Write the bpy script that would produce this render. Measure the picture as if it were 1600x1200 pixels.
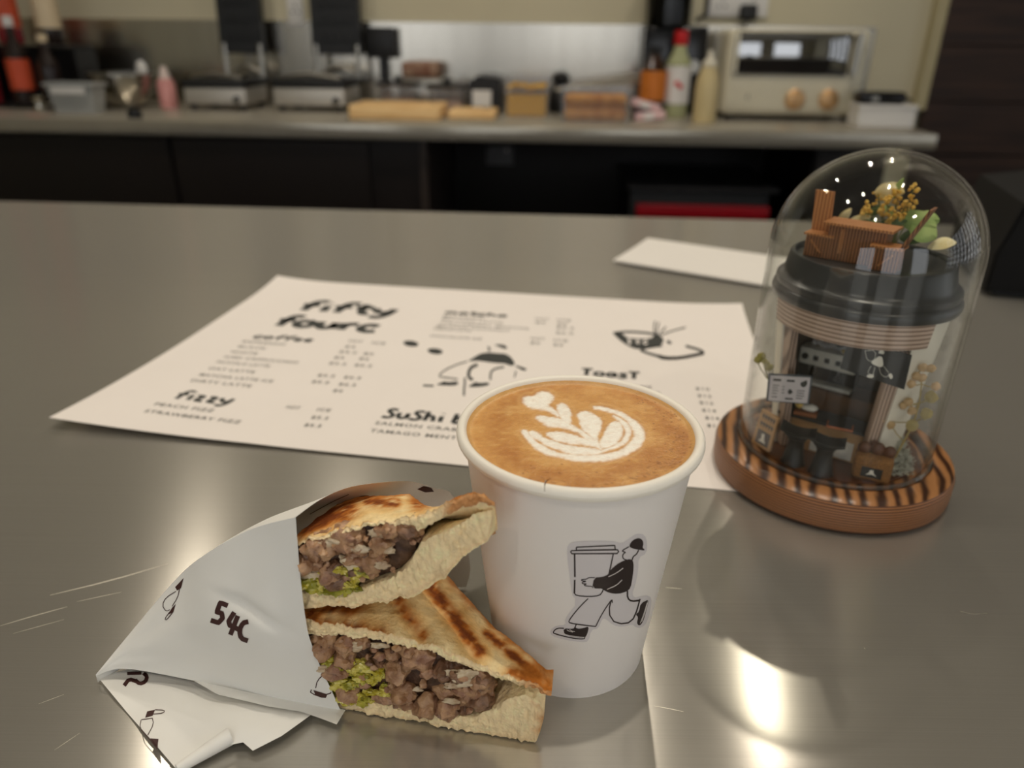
import bpy, bmesh, math, random
import numpy as np
from mathutils import Vector, Matrix, noise
from mathutils.bvhtree import BVHTree
from mathutils.geometry import tessellate_polygon

for o in list(bpy.data.objects):
    bpy.data.objects.remove(o, do_unlink=True)
SC = bpy.context.scene
COL = SC.collection
random.seed(7)
rng = np.random.default_rng(11)

# ------------------------------------------------------------------ camera
FPX, TH, ROLL, CAMH = 1164.98, 0.43445, 0.01203, 0.2071
CAM = np.array([0, 0, CAMH])
FW = np.array([0, math.cos(TH), -math.sin(TH)])
_rt = np.array([1.0, 0, 0]); _up = np.cross(_rt, FW)
RT = math.cos(ROLL) * _rt + math.sin(ROLL) * _up
UP = -math.sin(ROLL) * _rt + math.cos(ROLL) * _up
cd = bpy.data.cameras.new('camera'); cam = bpy.data.objects.new('camera', cd); COL.objects.link(cam)
cd.sensor_fit = 'HORIZONTAL'; cd.sensor_width = 36.0; cd.lens = FPX / 1600 * 36.0
cd.clip_start = 0.01; cd.clip_end = 50
m = Matrix.Identity(4)
for i in range(3):
    m[i][0], m[i][1], m[i][2], m[i][3] = RT[i], UP[i], -FW[i], CAM[i]
cam.matrix_world = m
cd.dof.use_dof = True
cd.dof.focus_distance = 0.255
cd.dof.aperture_fstop = cd.lens / 3.1
SC.camera = cam

# ------------------------------------------------------------------ world, exposure
SC.view_settings.view_transform = 'Standard'
SC.view_settings.look = 'None'
SC.view_settings.gamma = 1.0
SC.view_settings.use_curve_mapping = False
SC.view_settings.exposure = 0.12
wd = bpy.data.worlds.new('daylight'); SC.world = wd; wd.use_nodes = True
bg = wd.node_tree.nodes['Background']
bg.inputs[0].default_value = (0.93, 0.96, 1.0, 1); bg.inputs[1].default_value = 1.75
DOWNLIGHT_WATTS = 3.6
WARM = (1.0, 0.90, 0.76)
# downlights in the ceiling: (x, y, strength factor, beam)
DOWNLIGHTS = [(0.19, 0.30, 1.75), (-0.46, 0.30, .42), (-0.95, 0.36, .4), (0.52, 0.30, .30),
              (-1.09, 1.69, 1.3), (-0.57, 1.62, 1.3), (0.33, 1.64, 1.3), (0.85, 1.77, 1.1),
              (-0.60, -0.9, 1.0), (0.75, -0.9, 1.0)]
CEIL = 1.75
FLOOR = -0.95

# ------------------------------------------------------------------ geometry helpers
def ray(px, py):
    return FW + RT * ((px - 800) / FPX) + UP * ((600 - py) / FPX)
def onz(px, py, z=0.0):
    d = ray(px, py); return CAM + d * ((z - CAM[2]) / d[2])
def onpl(px, py, p0, n):
    d = ray(px, py); return CAM + d * (np.dot(np.asarray(p0) - CAM, n) / np.dot(d, n))
def ony(px, py, y):
    return onpl(px, py, (0, y, 0), np.array([0, 1.0, 0]))
def topx(P):
    d = np.asarray(P, float) - CAM
    z = d @ FW
    return np.stack([800 + FPX * (d @ RT) / z, 600 - FPX * (d @ UP) / z], -1)
# the shop's own axes: u runs along the counters, v towards the back wall
RA = 0.0612
E1 = np.array([math.cos(RA), -math.sin(RA), 0]); E2 = np.array([math.sin(RA), math.cos(RA), 0])
RM = Matrix(((E1[0], E2[0], 0, 0), (E1[1], E2[1], 0, 0), (0, 0, 1, 0), (0, 0, 0, 1)))
def pxv(px, py, v):
    P = onpl(px, py, E2 * v, E2); return float(P @ E1), float(P[2])
def uv_on(px, py, z):
    P = onz(px, py, z); return float(P @ E1), float(P @ E2)

def lin(c):
    c = c / 255.0
    return c / 12.92 if c <= .04045 else ((c + .055) / 1.055) ** 2.4
def rgb(r, g, b):
    return (lin(r), lin(g), lin(b), 1.0)

class MB:
    """collects shapes; build() links them as one mesh object"""
    def __init__(s): s.v = []; s.f = []
    def add(s, v, f):
        k = len(s.v); s.v += [tuple(map(float, p)) for p in v]; s.f += [tuple(i + k for i in q) for q in f]; return s
    def box(s, x0, x1, y0, y1, z0, z1):
        v = [(x, y, z) for z in (z0, z1) for y in (y0, y1) for x in (x0, x1)]
        return s.add(v, [(0, 2, 3, 1), (4, 5, 7, 6), (0, 1, 5, 4), (2, 6, 7, 3), (0, 4, 6, 2), (1, 3, 7, 5)])
    def rbox(s, x0, x1, y0, y1, z0, z1, r=.005, seg=2):
        bm = bmesh.new(); bmesh.ops.create_cube(bm, size=1)
        for q in bm.verts:
            q.co = Vector(((x0 + x1) / 2 + q.co.x * (x1 - x0), (y0 + y1) / 2 + q.co.y * (y1 - y0), (z0 + z1) / 2 + q.co.z * (z1 - z0)))
        bmesh.ops.bevel(bm, geom=bm.edges[:], offset=r, segments=seg, profile=.5, affect='EDGES')
        return s.bm(bm)
    def bm(s, bm):
        bm.verts.index_update()
        s.add([q.co[:] for q in bm.verts], [[q.index for q in f.verts] for f in bm.faces]); bm.free(); return s
    def lathe(s, prof, c=(0, 0, 0), n=40, cap=True):
        k = len(prof); v = []
        for i in range(n):
            a = 2 * math.pi * i / n
            v += [(c[0] + r * math.cos(a), c[1] + r * math.sin(a), c[2] + z) for r, z in prof]
        f = []
        for i in range(n):
            j = (i + 1) % n
            f += [(i * k + q, j * k + q, j * k + q + 1, i * k + q + 1) for q in range(k - 1)]
        if cap:
            if prof[0][0] > 1e-6: f.append(tuple(i * k for i in range(n))[::-1])
            if prof[-1][0] > 1e-6: f.append(tuple(i * k + k - 1 for i in range(n)))
        return s.add(v, f)
    def tube(s, pts, r, n=8, cap=True):
        pts = [Vector(p) for p in pts]; rs = r if hasattr(r, '__len__') else [r] * len(pts)
        v = []; prev = None
        for i, p in enumerate(pts):
            t = (pts[min(i + 1, len(pts) - 1)] - pts[max(i - 1, 0)]).normalized()
            if prev is None:
                a = t.orthogonal().normalized()
            else:
                a = (prev - t * prev.dot(t)).normalized()
            prev = a; b = t.cross(a)
            v += [tuple(p + (a * math.cos(2 * math.pi * k / n) + b * math.sin(2 * math.pi * k / n)) * rs[i]) for k in range(n)]
        f = []
        for i in range(len(pts) - 1):
            f += [(i * n + k, i * n + (k + 1) % n, (i + 1) * n + (k + 1) % n, (i + 1) * n + k) for k in range(n)]
        if cap:
            f += [tuple(range(n))[::-1], tuple((len(pts) - 1) * n + k for k in range(n))]
        return s.add(v, f)
    def prism(s, poly, fn0, fn1):
        n = len(poly); v = [fn0(p) for p in poly] + [fn1(p) for p in poly]
        f = [(i, (i + 1) % n, n + (i + 1) % n, n + i) for i in range(n)]
        tri = tessellate_polygon([[Vector((p[0], p[1], 0)) for p in poly]])
        f += [tuple(t) for t in tri] + [tuple(n + i for i in t[::-1]) for t in tri]
        return s.add(v, f)
    def grid(s, fn, nu, nv):
        v = [fn(i / nu, j / nv) for i in range(nu + 1) for j in range(nv + 1)]
        f = [(i * (nv + 1) + j, (i + 1) * (nv + 1) + j, (i + 1) * (nv + 1) + j + 1, i * (nv + 1) + j + 1) for i in range(nu) for j in range(nv)]
        return s.add(v, f)
    def blob(s, c, r, sub=2, amp=.3, fr=1.0, sc=(1, 1, 1), seed=0):
        bm = bmesh.new(); bmesh.ops.create_icosphere(bm, subdivisions=sub, radius=1)
        off = Vector((seed * 3.7, seed * 1.3, seed * 7.1))
        for q in bm.verts:
            d = q.co.normalized(); h = 1 + amp * noise.noise(d * fr * 1.6 + off) + amp * .5 * noise.noise(d * fr * 4 + off)
            q.co = Vector((c[0] + d.x * r * h * sc[0], c[1] + d.y * r * h * sc[1], c[2] + d.z * r * h * sc[2]))
        return s.bm(bm)
    def build(s, name, mat, parent=None, xf=None, smooth=True, recalc=True):
        me = bpy.data.meshes.new(name)
        v = s.v
        if xf is not None: v = [tuple(xf @ Vector(p)) for p in v]
        me.from_pydata(v, [], s.f); 
        if recalc:
            b = bmesh.new(); b.from_mesh(me); bmesh.ops.recalc_face_normals(b, faces=b.faces[:]); b.to_mesh(me); b.free()
        me.update()
        return link(name, me, mat, parent, smooth)

def link(name, me, mat, parent=None, smooth=True, ang=40):
    if mat is not None: me.materials.append(mat)
    if smooth:
        me.polygons.foreach_set('use_smooth', [True] * len(me.polygons))
        me.set_sharp_from_angle(angle=math.radians(ang))
    o = bpy.data.objects.new(name, me); COL.objects.link(o)
    if parent is not None: adopt(o, parent)
    return o
def adopt(o, parent):
    o.parent = parent
    # meshes are written in world coordinates; things (empties) carry a location only, parts sit at the identity
    o.matrix_parent_inverse = Matrix.Translation(-parent.location) if parent.type == 'EMPTY' else Matrix.Identity(4)
def tag(o, label, cat=None, group=None, kind=None):
    if label: o['label'] = label
    if cat: o['category'] = cat
    if group: o['group'] = group
    if kind: o['kind'] = kind
    return o
def thing(name, label, cat, loc=(0, 0, 0), group=None):
    o = bpy.data.objects.new(name, None); COL.objects.link(o); o.empty_display_size = .02
    o.location = loc
    return tag(o, label, cat, group)
def rthing(name, label, cat, u, v, z, group=None):
    return thing(name, label, cat, RM @ Vector((u, v, z)), group)
def struct(o): o['kind'] = 'structure'; return o

# ------------------------------------------------------------------ materials
def M(name, col, rough=.5, metal=0.0, var=0.0, vscale=30, bump=0.0, bscale=200, stretch=(1, 1, 1), col2=None, spec=.5,
      trans=0.0, sss=0.0, coat=0.0, emit=None, vcol=False, alpha=1.0, ior=1.45, detail=4):
    mt = bpy.data.materials.new(name); mt.use_nodes = True
    nt = mt.node_tree; b = nt.nodes['Principled BSDF']; L = nt.links.new
    b.inputs['Roughness'].default_value = rough; b.inputs['Metallic'].default_value = metal
    b.inputs['Specular IOR Level'].default_value = spec; b.inputs['IOR'].default_value = ior
    b.inputs['Base Color'].default_value = col
    if trans: b.inputs['Transmission Weight'].default_value = trans
    if coat: b.inputs['Coat Weight'].default_value = coat; b.inputs['Coat Roughness'].default_value = .15
    if sss:
        b.inputs['Subsurface Weight'].default_value = sss; b.inputs['Subsurface Radius'].default_value = (.004, .002, .001); b.inputs['Subsurface Scale'].default_value = 1
    if alpha < 1: b.inputs['Alpha'].default_value = alpha
    if emit: b.inputs['Emission Color'].default_value = emit[0]; b.inputs['Emission Strength'].default_value = emit[1]
    tc = nt.nodes.new('ShaderNodeTexCoord'); mp = nt.nodes.new('ShaderNodeMapping'); L(tc.outputs['Object'], mp.inputs[0])
    mp.inputs['Scale'].default_value = stretch
    src = None
    if vcol:
        at = nt.nodes.new('ShaderNodeAttribute'); at.attribute_name = 'Col'; src = at.outputs['Color']
    if var or col2:
        n = nt.nodes.new('ShaderNodeTexNoise'); n.inputs['Scale'].default_value = vscale; n.inputs['Detail'].default_value = detail
        L(mp.outputs[0], n.inputs['Vector'])
        if col2:
            r = nt.nodes.new('ShaderNodeValToRGB'); r.color_ramp.elements[0].position = .38; r.color_ramp.elements[1].position = .62
            r.color_ramp.elements[0].color = col; r.color_ramp.elements[1].color = col2
            L(n.outputs['Fac'], r.inputs[0]); L(r.outputs[0], b.inputs['Base Color'])
        else:
            mr = nt.nodes.new('ShaderNodeMapRange'); mr.inputs[1].default_value = .25; mr.inputs[2].default_value = .75
            mr.inputs[3].default_value = 1 - var; mr.inputs[4].default_value = 1 + var
            L(n.outputs['Fac'], mr.inputs[0])
            mx = nt.nodes.new('ShaderNodeMix'); mx.data_type = 'RGBA'; mx.blend_type = 'MULTIPLY'; mx.inputs['Factor'].default_value = 1
            if src: L(src, mx.inputs['A'])
            else: mx.inputs['A'].default_value = col
            L(mr.outputs[0], mx.inputs['B']); L(mx.outputs['Result'], b.inputs['Base Color'])
    elif src:
        L(src, b.inputs['Base Color'])
    if bump:
        n2 = nt.nodes.new('ShaderNodeTexNoise'); n2.inputs['Scale'].default_value = bscale; n2.inputs['Detail'].default_value = 3
        L(mp.outputs[0], n2.inputs['Vector'])
        bp = nt.nodes.new('ShaderNodeBump'); bp.inputs['Strength'].default_value = bump; bp.inputs['Distance'].default_value = .001
        L(n2.outputs['Fac'], bp.inputs['Height']); L(bp.outputs[0], b.inputs['Normal'])
    return mt

def steel(name, col, rough, aniso, tang, var=.06, grain=0.02, stretch=(8, 900, 8), haze=0.0, gloss=None):
    mt = M(name, col, rough, 1.0, var=var, vscale=1.0, stretch=stretch, bump=grain, bscale=1.0)
    nt = mt.node_tree; b = nt.nodes['Principled BSDF']
    b.inputs['Anisotropic'].default_value = aniso
    cx = nt.nodes.new('ShaderNodeCombineXYZ')
    for i in range(3): cx.inputs[i].default_value = tang[i]
    nt.links.new(cx.outputs[0], b.inputs['Tangent'])
    if gloss:                                  # brushed grain: sharp along the tangent, wide across it
        r_, a_ = gloss; g0 = nt.nodes.new('ShaderNodeBsdfAnisotropic'); g0.inputs['Roughness'].default_value = r_; g0.inputs['Anisotropy'].default_value = a_
        nt.links.new(cx.outputs[0], g0.inputs['Tangent']); nt.links.new(b.inputs['Base Color'].links[0].from_socket, g0.inputs['Color'])
        if b.inputs['Normal'].links: nt.links.new(b.inputs['Normal'].links[0].from_socket, g0.inputs['Normal'])
        main = g0.outputs[0]
    else: main = b.outputs[0]
    if haze:                                   # worn surface: part of the light scatters widely
        g = nt.nodes.new('ShaderNodeBsdfDiffuse'); g.inputs['Roughness'].default_value = .5
        out = nt.nodes['Material Output']; mx = nt.nodes.new('ShaderNodeMixShader'); mx.inputs[0].default_value = haze
        src = b.inputs['Base Color'].links[0].from_socket; nt.links.new(src, g.inputs['Color'])
        nt.links.new(main, mx.inputs[1]); nt.links.new(g.outputs[0], mx.inputs[2]); nt.links.new(mx.outputs[0], out.inputs['Surface'])
    return mt

def clear_glass(name, tint=(.97, .98, .97, 1), rough=.0, ior=1.5, haze=0.0):
    """thin clear wall: mirrors by Fresnel, lets the rest straight through"""
    mt = bpy.data.materials.new(name); mt.use_nodes = True; nt = mt.node_tree; nt.nodes.clear(); L = nt.links.new
    out = nt.nodes.new('ShaderNodeOutputMaterial'); ge = nt.nodes.new('ShaderNodeNewGeometry')
    dt = nt.nodes.new('ShaderNodeVectorMath'); dt.operation = 'DOT_PRODUCT'; L(ge.outputs['Normal'], dt.inputs[0]); L(ge.outputs['Incoming'], dt.inputs[1])
    def mth(op, x, y=None):
        n = nt.nodes.new('ShaderNodeMath'); n.operation = op
        for i, q in enumerate((x, y)):
            if q is None: continue
            if isinstance(q, (int, float)): n.inputs[i].default_value = q
            else: L(q, n.inputs[i])
        return n.outputs[0]
    f0 = ((ior - 1) / (ior + 1)) ** 2        # Schlick's reflectance of a clear wall
    fac = mth('ADD', mth('MULTIPLY', mth('POWER', mth('SUBTRACT', 1.0, mth('ABSOLUTE', dt.outputs['Value'])), 5.0), 1 - f0), f0)
    tr = nt.nodes.new('ShaderNodeBsdfTransparent'); tr.inputs[0].default_value = tint
    gl = nt.nodes.new('ShaderNodeBsdfGlossy'); gl.inputs['Roughness'].default_value = rough
    mx = nt.nodes.new('ShaderNodeMixShader'); L(fac, mx.inputs[0]); L(tr.outputs[0], mx.inputs[1]); L(gl.outputs[0], mx.inputs[2])
    res = mx
    if haze:
        df = nt.nodes.new('ShaderNodeBsdfDiffuse'); df.inputs[0].default_value = (.8, .8, .8, 1)
        m2 = nt.nodes.new('ShaderNodeMixShader'); m2.inputs[0].default_value = haze; L(mx.outputs[0], m2.inputs[1]); L(df.outputs[0], m2.inputs[2]); res = m2
    L(res.outputs[0], out.inputs[0])
    return mt

def set_col(me, cols):
    a = me.color_attributes.new('Col', 'FLOAT_COLOR', 'POINT')
    c = np.ones((len(me.vertices), 4), np.float32); c[:, :3] = cols; a.data.foreach_set('color', c.ravel())

# flat print: strokes and fills whose points a map function puts on a surface
def resample(pts, step):
    pts = [np.array(p, float) for p in pts]; out = [pts[0]]
    for a, b in zip(pts[:-1], pts[1:]):
        k = max(1, int(math.ceil(np.linalg.norm(b - a) / step)))
        out += [a + (b - a) * (i / k) for i in range(1, k + 1)]
    return out
def smooth_line(pts, it=2, closed=False):
    pts = [np.array(p, float) for p in pts]
    for _ in range(it):
        q = [] if closed else [pts[0]]
        rngk = range(len(pts)) if closed else range(len(pts) - 1)
        for i in rngk:
            a, b = pts[i], pts[(i + 1) % len(pts)]
            q += [a * .75 + b * .25, a * .25 + b * .75]
        if not closed: q.append(pts[-1])
        pts = q
    return pts
def p_stroke(mb, pts, w, fn, step=3.0, smooth=2, closed=False, taper=False):
    if closed: pts = list(pts) + [pts[0]]
    if smooth and len(pts) > 2: pts = smooth_line(pts, smooth)
    P = resample(pts, step); n = len(P); L_, R_ = [], []
    for i in range(n):
        t = P[min(i + 1, n - 1)] - P[max(i - 1, 0)]; t = t / (np.linalg.norm(t) + 1e-9); nn = np.array([-t[1], t[0]])
        ww = w * (1 if not taper else .35 + .65 * math.sin(math.pi * i / max(n - 1, 1)))
        L_.append(P[i] + nn * ww / 2); R_.append(P[i] - nn * ww / 2)
    v = [fn(p) for p in L_] + [fn(p) for p in R_]
    mb.add(v, [(i, i + 1, n + i + 1, n + i) for i in range(n - 1)])
def p_fill(mb, pts, fn, smooth=1, step=6.0):
    if smooth: pts = smooth_line(pts, smooth, closed=True)
    bm = bmesh.new(); vs = [bm.verts.new((p[0], p[1], 0)) for p in pts]
    f = bm.faces.new(vs); bmesh.ops.triangulate(bm, faces=[f])
    for _ in range(5):
        es = [e for e in bm.edges if e.calc_length() > step]
        if not es: break
        bmesh.ops.subdivide_edges(bm, edges=es, cuts=1)
        bmesh.ops.triangulate(bm, faces=bm.faces[:])
    for q in bm.verts: q.co = Vector(fn((q.co.x, q.co.y)))
    mb.bm(bm)
def blank(r): return None
# ------------------------------------------------------------------ the room
TV = 0.970          # far edge of the near counter
BV = 2.203          # front edge of the back counter
WV = 2.82           # back wall
CZ = -0.0188        # top of the back counter
m_wall = M('beige_paint', rgb(208, 200, 172), .75, var=.05, vscale=2.5, bump=.15, bscale=40)
m_ceil = M('ceiling_paint', rgb(190, 184, 170), .85, var=.04, vscale=2)
m_floor = M('floor_tile', rgb(70, 64, 58), .5, var=.1, vscale=5)
m_wood_dark = M('dark_wood', rgb(66, 46, 36), .6, col2=rgb(44, 30, 24), vscale=1.0, stretch=(3, 3, 45), bump=.3, bscale=3)
m_black = M('black_plastic', rgb(24, 24, 25), .42, var=.08)
m_blackgloss = M('black_gloss', rgb(20, 20, 22), .18, var=.05)
m_white = M('white_plastic', rgb(226, 224, 220), .4, var=.03)
m_gasket = M('window_frame_paint', rgb(60, 60, 62), .5, var=.05)
struct(MB().box(-3.2, 3.2, -3.0, WV + .1, FLOOR - .1, FLOOR).build('floor', m_floor, xf=RM, smooth=False))
struct(MB().box(-3.2, 3.2, -3.0, WV + .1, CEIL, CEIL + .1).build('ceiling', m_ceil, xf=RM, smooth=False))
wb = struct(MB().box(-3.2, 3.2, WV, WV + .1, FLOOR, CEIL).build('wall_back', m_wall, xf=RM, smooth=False))
struct(MB().box(-3.3, -3.2, -3.0, WV + .1, FLOOR, CEIL).build('wall_left', m_wall, xf=RM, smooth=False))
# right wall with a barred shop window, front wall with the shop opening
wr = MB()
wr.box(3.2, 3.3, -3.0, -1.6, FLOOR, CEIL); wr.box(3.2, 3.3, 1.3, WV + .1, FLOOR, CEIL)
wr.box(3.2, 3.3, -1.6, 1.3, FLOOR, -.35); wr.box(3.2, 3.3, -1.6, 1.3, 1.35, CEIL)
struct(wr.build('wall_right', m_wall, xf=RM, smooth=False))
wf = MB()
wf.box(-3.2, -2.4, -3.1, -3.0, FLOOR, CEIL); wf.box(2.6, 3.2, -3.1, -3.0, FLOOR, CEIL); wf.box(-2.4, 2.6, -3.1, -3.0, 1.35, CEIL)
wf.box(-2.4, 2.6, -3.1, -3.0, FLOOR, -.55); wf.box(-1.05, -.55, -3.1, -3.0, -.55, 1.35); wf.box(.75, 1.25, -3.1, -3.0, -.55, 1.35)
struct(wf.build('wall_front', m_wall, xf=RM, smooth=False))
w1 = MB().box(3.22, 3.28, -1.6, -1.55, -.35, 1.35).box(3.22, 3.28, 1.25, 1.3, -.35, 1.35).box(3.22, 3.28, -1.6, 1.3, -.35, -.3).box(3.22, 3.28, -1.6, 1.3, 1.3, 1.35)
w1 = struct(w1.build('window_1', m_gasket, xf=RM, smooth=False))
gb = MB()
for i in range(1, 10): gb.box(3.235, 3.25, -1.6 + i * .29, -1.50 + i * .29, -.3, 1.3)
for i in range(1, 7): gb.box(3.25, 3.265, -1.55, 1.25, -.3 + i * .23, -.22 + i * .23)
gb.build('window_grille', m_gasket, w1, xf=RM, smooth=False)
w2 = MB()
for u in (-2.4, -1.11, -.55, .69, 1.25, 2.54): w2.box(u, u + .06, -3.08, -3.02, -.55, 1.35)
w2.box(-2.4, 2.6, -3.08, -3.02, -.55, -.49); w2.box(-2.4, 2.6, -3.08, -3.02, 1.29, 1.35)
struct(w2.build('window_2', m_gasket, xf=RM, smooth=False))
# boarded dark wood part of the back wall
uw = 1.226
board0 = struct(MB().box(uw, 3.2, WV - .012, WV, FLOOR, CEIL).build('trim_1', m_black, xf=RM, smooth=False))
zl = pxv(1480, 70, WV - .03)[1]
pk = None
for k in range(-8, 9):
    z0 = zl + k * .172
    if z0 + .17 > CEIL or z0 < FLOOR: continue
    MB().rbox(uw, 3.195, WV - .032, WV - .012, z0, z0 + .1685, .002, 1).build('plank', m_wood_dark, board0, xf=RM, smooth=False)
m_edge = M('wall_edge_strip', rgb(190, 178, 140), .6, var=.04)
struct(MB().box(uw - .035, uw, WV - .04, WV, .0, CEIL).build('trim_2', m_edge, xf=RM, smooth=False))

# downlights
m_lampmetal = M('lamp_ring', rgb(210, 205, 195), .35, .6, var=.03)
m_lampglow = M('lamp_glow', (1, .9, .75, 1), .5, emit=((1, .85, .62, 1), 6.0), var=.01)
WHERE = ['above the paper cup', 'above the sandwich wrapper', 'above the left end of the service counter', 'above the payment terminal', 'above the steel mixing bowl', 'above the waffle presses', 'above the food tubs', 'above the toaster oven', 'behind the viewer on the left', 'behind the viewer on the right']
for i, (x, y, s) in enumerate(DOWNLIGHTS):
    t = thing('downlight', 'round recessed warm ceiling downlight ' + WHERE[i], 'lamp', (x, y, CEIL), 'ceiling downlights')
    MB().lathe([(.05, 0), (.056, -.002), (.056, -.008), (.05, -.010), (.042, -.006), (.042, 0)], (x, y, CEIL), 28).build('ring', m_lampmetal, t)
    MB().lathe([(.0, -.004), (.041, -.004), (.041, -.002), (0, -.002)], (x, y, CEIL), 28).build('diffuser', m_lampglow, t)
    ld = bpy.data.lights.new('downlight_lamp', 'SPOT'); ld.energy = DOWNLIGHT_WATTS * s * 4; ld.color = WARM
    ld.spot_size = math.radians(125); ld.spot_blend = .7; ld.shadow_soft_size = .018
    lo = bpy.data.objects.new('downlight_lamp', ld); COL.objects.link(lo); adopt(lo, t)
    lo.location = (x, y, CEIL - .03)

# ------------------------------------------------------------------ near counter
m_steel = steel('brushed_steel', rgb(188, 184, 175), .235, 1.0, (1, 0, 0), var=.05, grain=.008, stretch=(6, 1500, 6), haze=.27, gloss=(.208, .495))
m_steel2 = M('steel_plain', rgb(190, 186, 178), .28, 1.0, var=.05, vscale=1, stretch=(4, 300, 300))
tc = rthing('service_counter', 'wide brushed steel service counter carrying the cup, sandwich and menu', 'counter', 0, .2, FLOOR)
MB().rbox(-1.9, 1.9, -.5, TV, -.045, 0, .0015, 2).build('worktop', m_steel, tc, xf=RM)
MB().box(-1.85, 1.85, -.42, TV - .08, FLOOR + .1, -.0455).build('cabinet_body', m_wood_dark, tc, xf=RM, smooth=False)
MB().box(-1.8, 1.8, -.36, TV - .14, FLOOR + .0005, FLOOR + .1).build('plinth', m_black, tc, xf=RM, smooth=False)
# fine scratches in the steel, real thin grooves of bright metal
m_scr = M('scratch_metal', rgb(190, 185, 172), .4, 1.0, var=.02)
def table_map(z): return lambda p: tuple(onz(p[0], p[1], z))
for pts, w in [([(78, 930), (170, 908), (262, 881)], 3.0), ([(0, 978), (50, 963), (105, 948)], 2.5), ([(120, 940), (190, 925)], 1.4), ([(20, 990), (100, 968)], 1.3),
               ([(1022, 1103), (1045, 1107), (1068, 1112)], 2.0), ([(1500, 955), (1520, 960), (1542, 958)], 1.6), ([(1350, 1012), (1352, 1014)], 2),
               ([(60, 1100), (100, 1085)], 1.2), ([(85, 1172), (125, 1145)], 1.2), ([(1040, 918), (1066, 920)], 1.6)]:
    sc_ = MB(); p_stroke(sc_, pts, w * .5, table_map(.00006), step=8, smooth=1, taper=True)
    sc_.build('scratch', m_scr, tc, recalc=False, smooth=False)

# ------------------------------------------------------------------ back counter
uend = pxv(1466, 215, BV)[0]
m_steelb = steel('worktop_steel', rgb(182, 176, 162), .22, .8, (0, 1, 0), var=.05, grain=.01, stretch=(4, 600, 4), haze=.4)
bc = rthing('back_counter', 'long steel back worktop running below the splashback', 'counter', -.5, BV + .3, FLOOR)
MB().rbox(-2.9, uend, BV, WV - .002, CZ - .042, CZ, .004, 2).build('worktop', m_steelb, bc, xf=RM)
ucab = pxv(668, 280, BV + .03)[0]
m_cab = M('cabinet_black_brown', rgb(26, 20, 18), .45, var=.1, vscale=4)
cb = rthing('base_cabinet', 'black-brown base cabinet under the left half of the back worktop', 'cabinet', -1.5, BV + .3, FLOOR)
MB().box(-2.9, ucab - .022, BV + .04, WV - .002, FLOOR + .0005, CZ - .0425).build('body', m_cab, cb, xf=RM, smooth=False)
MB().box(ucab - .021, ucab, BV + .03, WV - .002, FLOOR + .0005, CZ - .0425).build('side_panel', M('cabinet_edge', rgb(58, 50, 46), .4, var=.05), cb, xf=RM, smooth=False)
for k, u in enumerate((-2.35, -1.75, -1.15)):
    MB().rbox(u, u + .585, BV + .02, BV + .0395, FLOOR + .1, CZ - .05, .002, 1).build('door', m_cab, cb, xf=RM, smooth=False)
uc2 = uend - .1
c2 = rthing('end_cabinet', 'black cabinet under the right end of the back worktop', 'cabinet', uc2 - .1, BV + .3, FLOOR)
uc0 = pxv(1262, 300, BV + .06)[0]
MB().box(uc0, uc2, BV + .06, WV - .002, FLOOR + .0005, CZ - .0425).build('body', m_cab, c2, xf=RM, smooth=False)
MB().rbox(uc0 + .005, uc2 - .005, BV + .045, BV + .0595, FLOOR + .1, CZ - .06, .002, 1).build('door', m_cab, c2, xf=RM, smooth=False)
# niche with a drawer fridge and a red tray
uA, uB = pxv(985, 300, BV + .12)[0], pxv(1205, 300, BV + .12)[0]
zt = pxv(1100, 300, BV + .12)[1]
fr = rthing('undercounter_fridge', 'black undercounter fridge below the worktop with a red strip', 'fridge', (uA + uB) / 2, BV + .3, FLOOR)
MB().rbox(uA, uB, BV + .13, WV - .05, FLOOR + .0005, zt, .006, 2).build('body', m_black, fr, xf=RM)
zr0, zr1 = pxv(1100, 342, BV + .1)[1], pxv(1100, 322, BV + .1)[1]
m_red = M('red_lacquer', rgb(190, 22, 38), .35, var=.05)
MB().rbox(uA + .02, uB, BV + .105, BV + .129, zr0, zr1, .004, 2).build('red_strip', m_red, fr, xf=RM)
MB().rbox(uA, uB, BV + .11, BV + .129, zr0 - .05, zr0 - .004, .004, 2).build('grey_strip', M('grey_strip', rgb(120, 118, 116), .4, var=.04), fr, xf=RM)
MB().rbox(uA - .01, uB + .02, BV + .1, WV - .05, zt + .004, zt + .016, .003, 1).build('top_panel', M('fridge_top', rgb(52, 52, 54), .4, var=.05), fr, xf=RM)

MB().box(ucab + .001, uc0 - .001, WV - .012, WV - .003, FLOOR + .001, CZ - .0425).build('niche_back', m_cab, bc, xf=RM, smooth=False)
# splashback
zs = pxv(800, 36, WV)[1]; us = pxv(1366, 60, WV)[0]
m_splash = M('splash_steel', rgb(196, 190, 178), .24, 1.0, var=.06, vscale=1.0, stretch=(30, 30, 2), bump=.02, bscale=3)
tag(MB().rbox(-2.9, us, WV - .008, WV - .001, CZ + .001, zs, .001, 1).build('splashback', m_splash, xf=RM, smooth=False),
    'brushed steel splashback sheet along the wall behind the back worktop', 'splashback')
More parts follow.
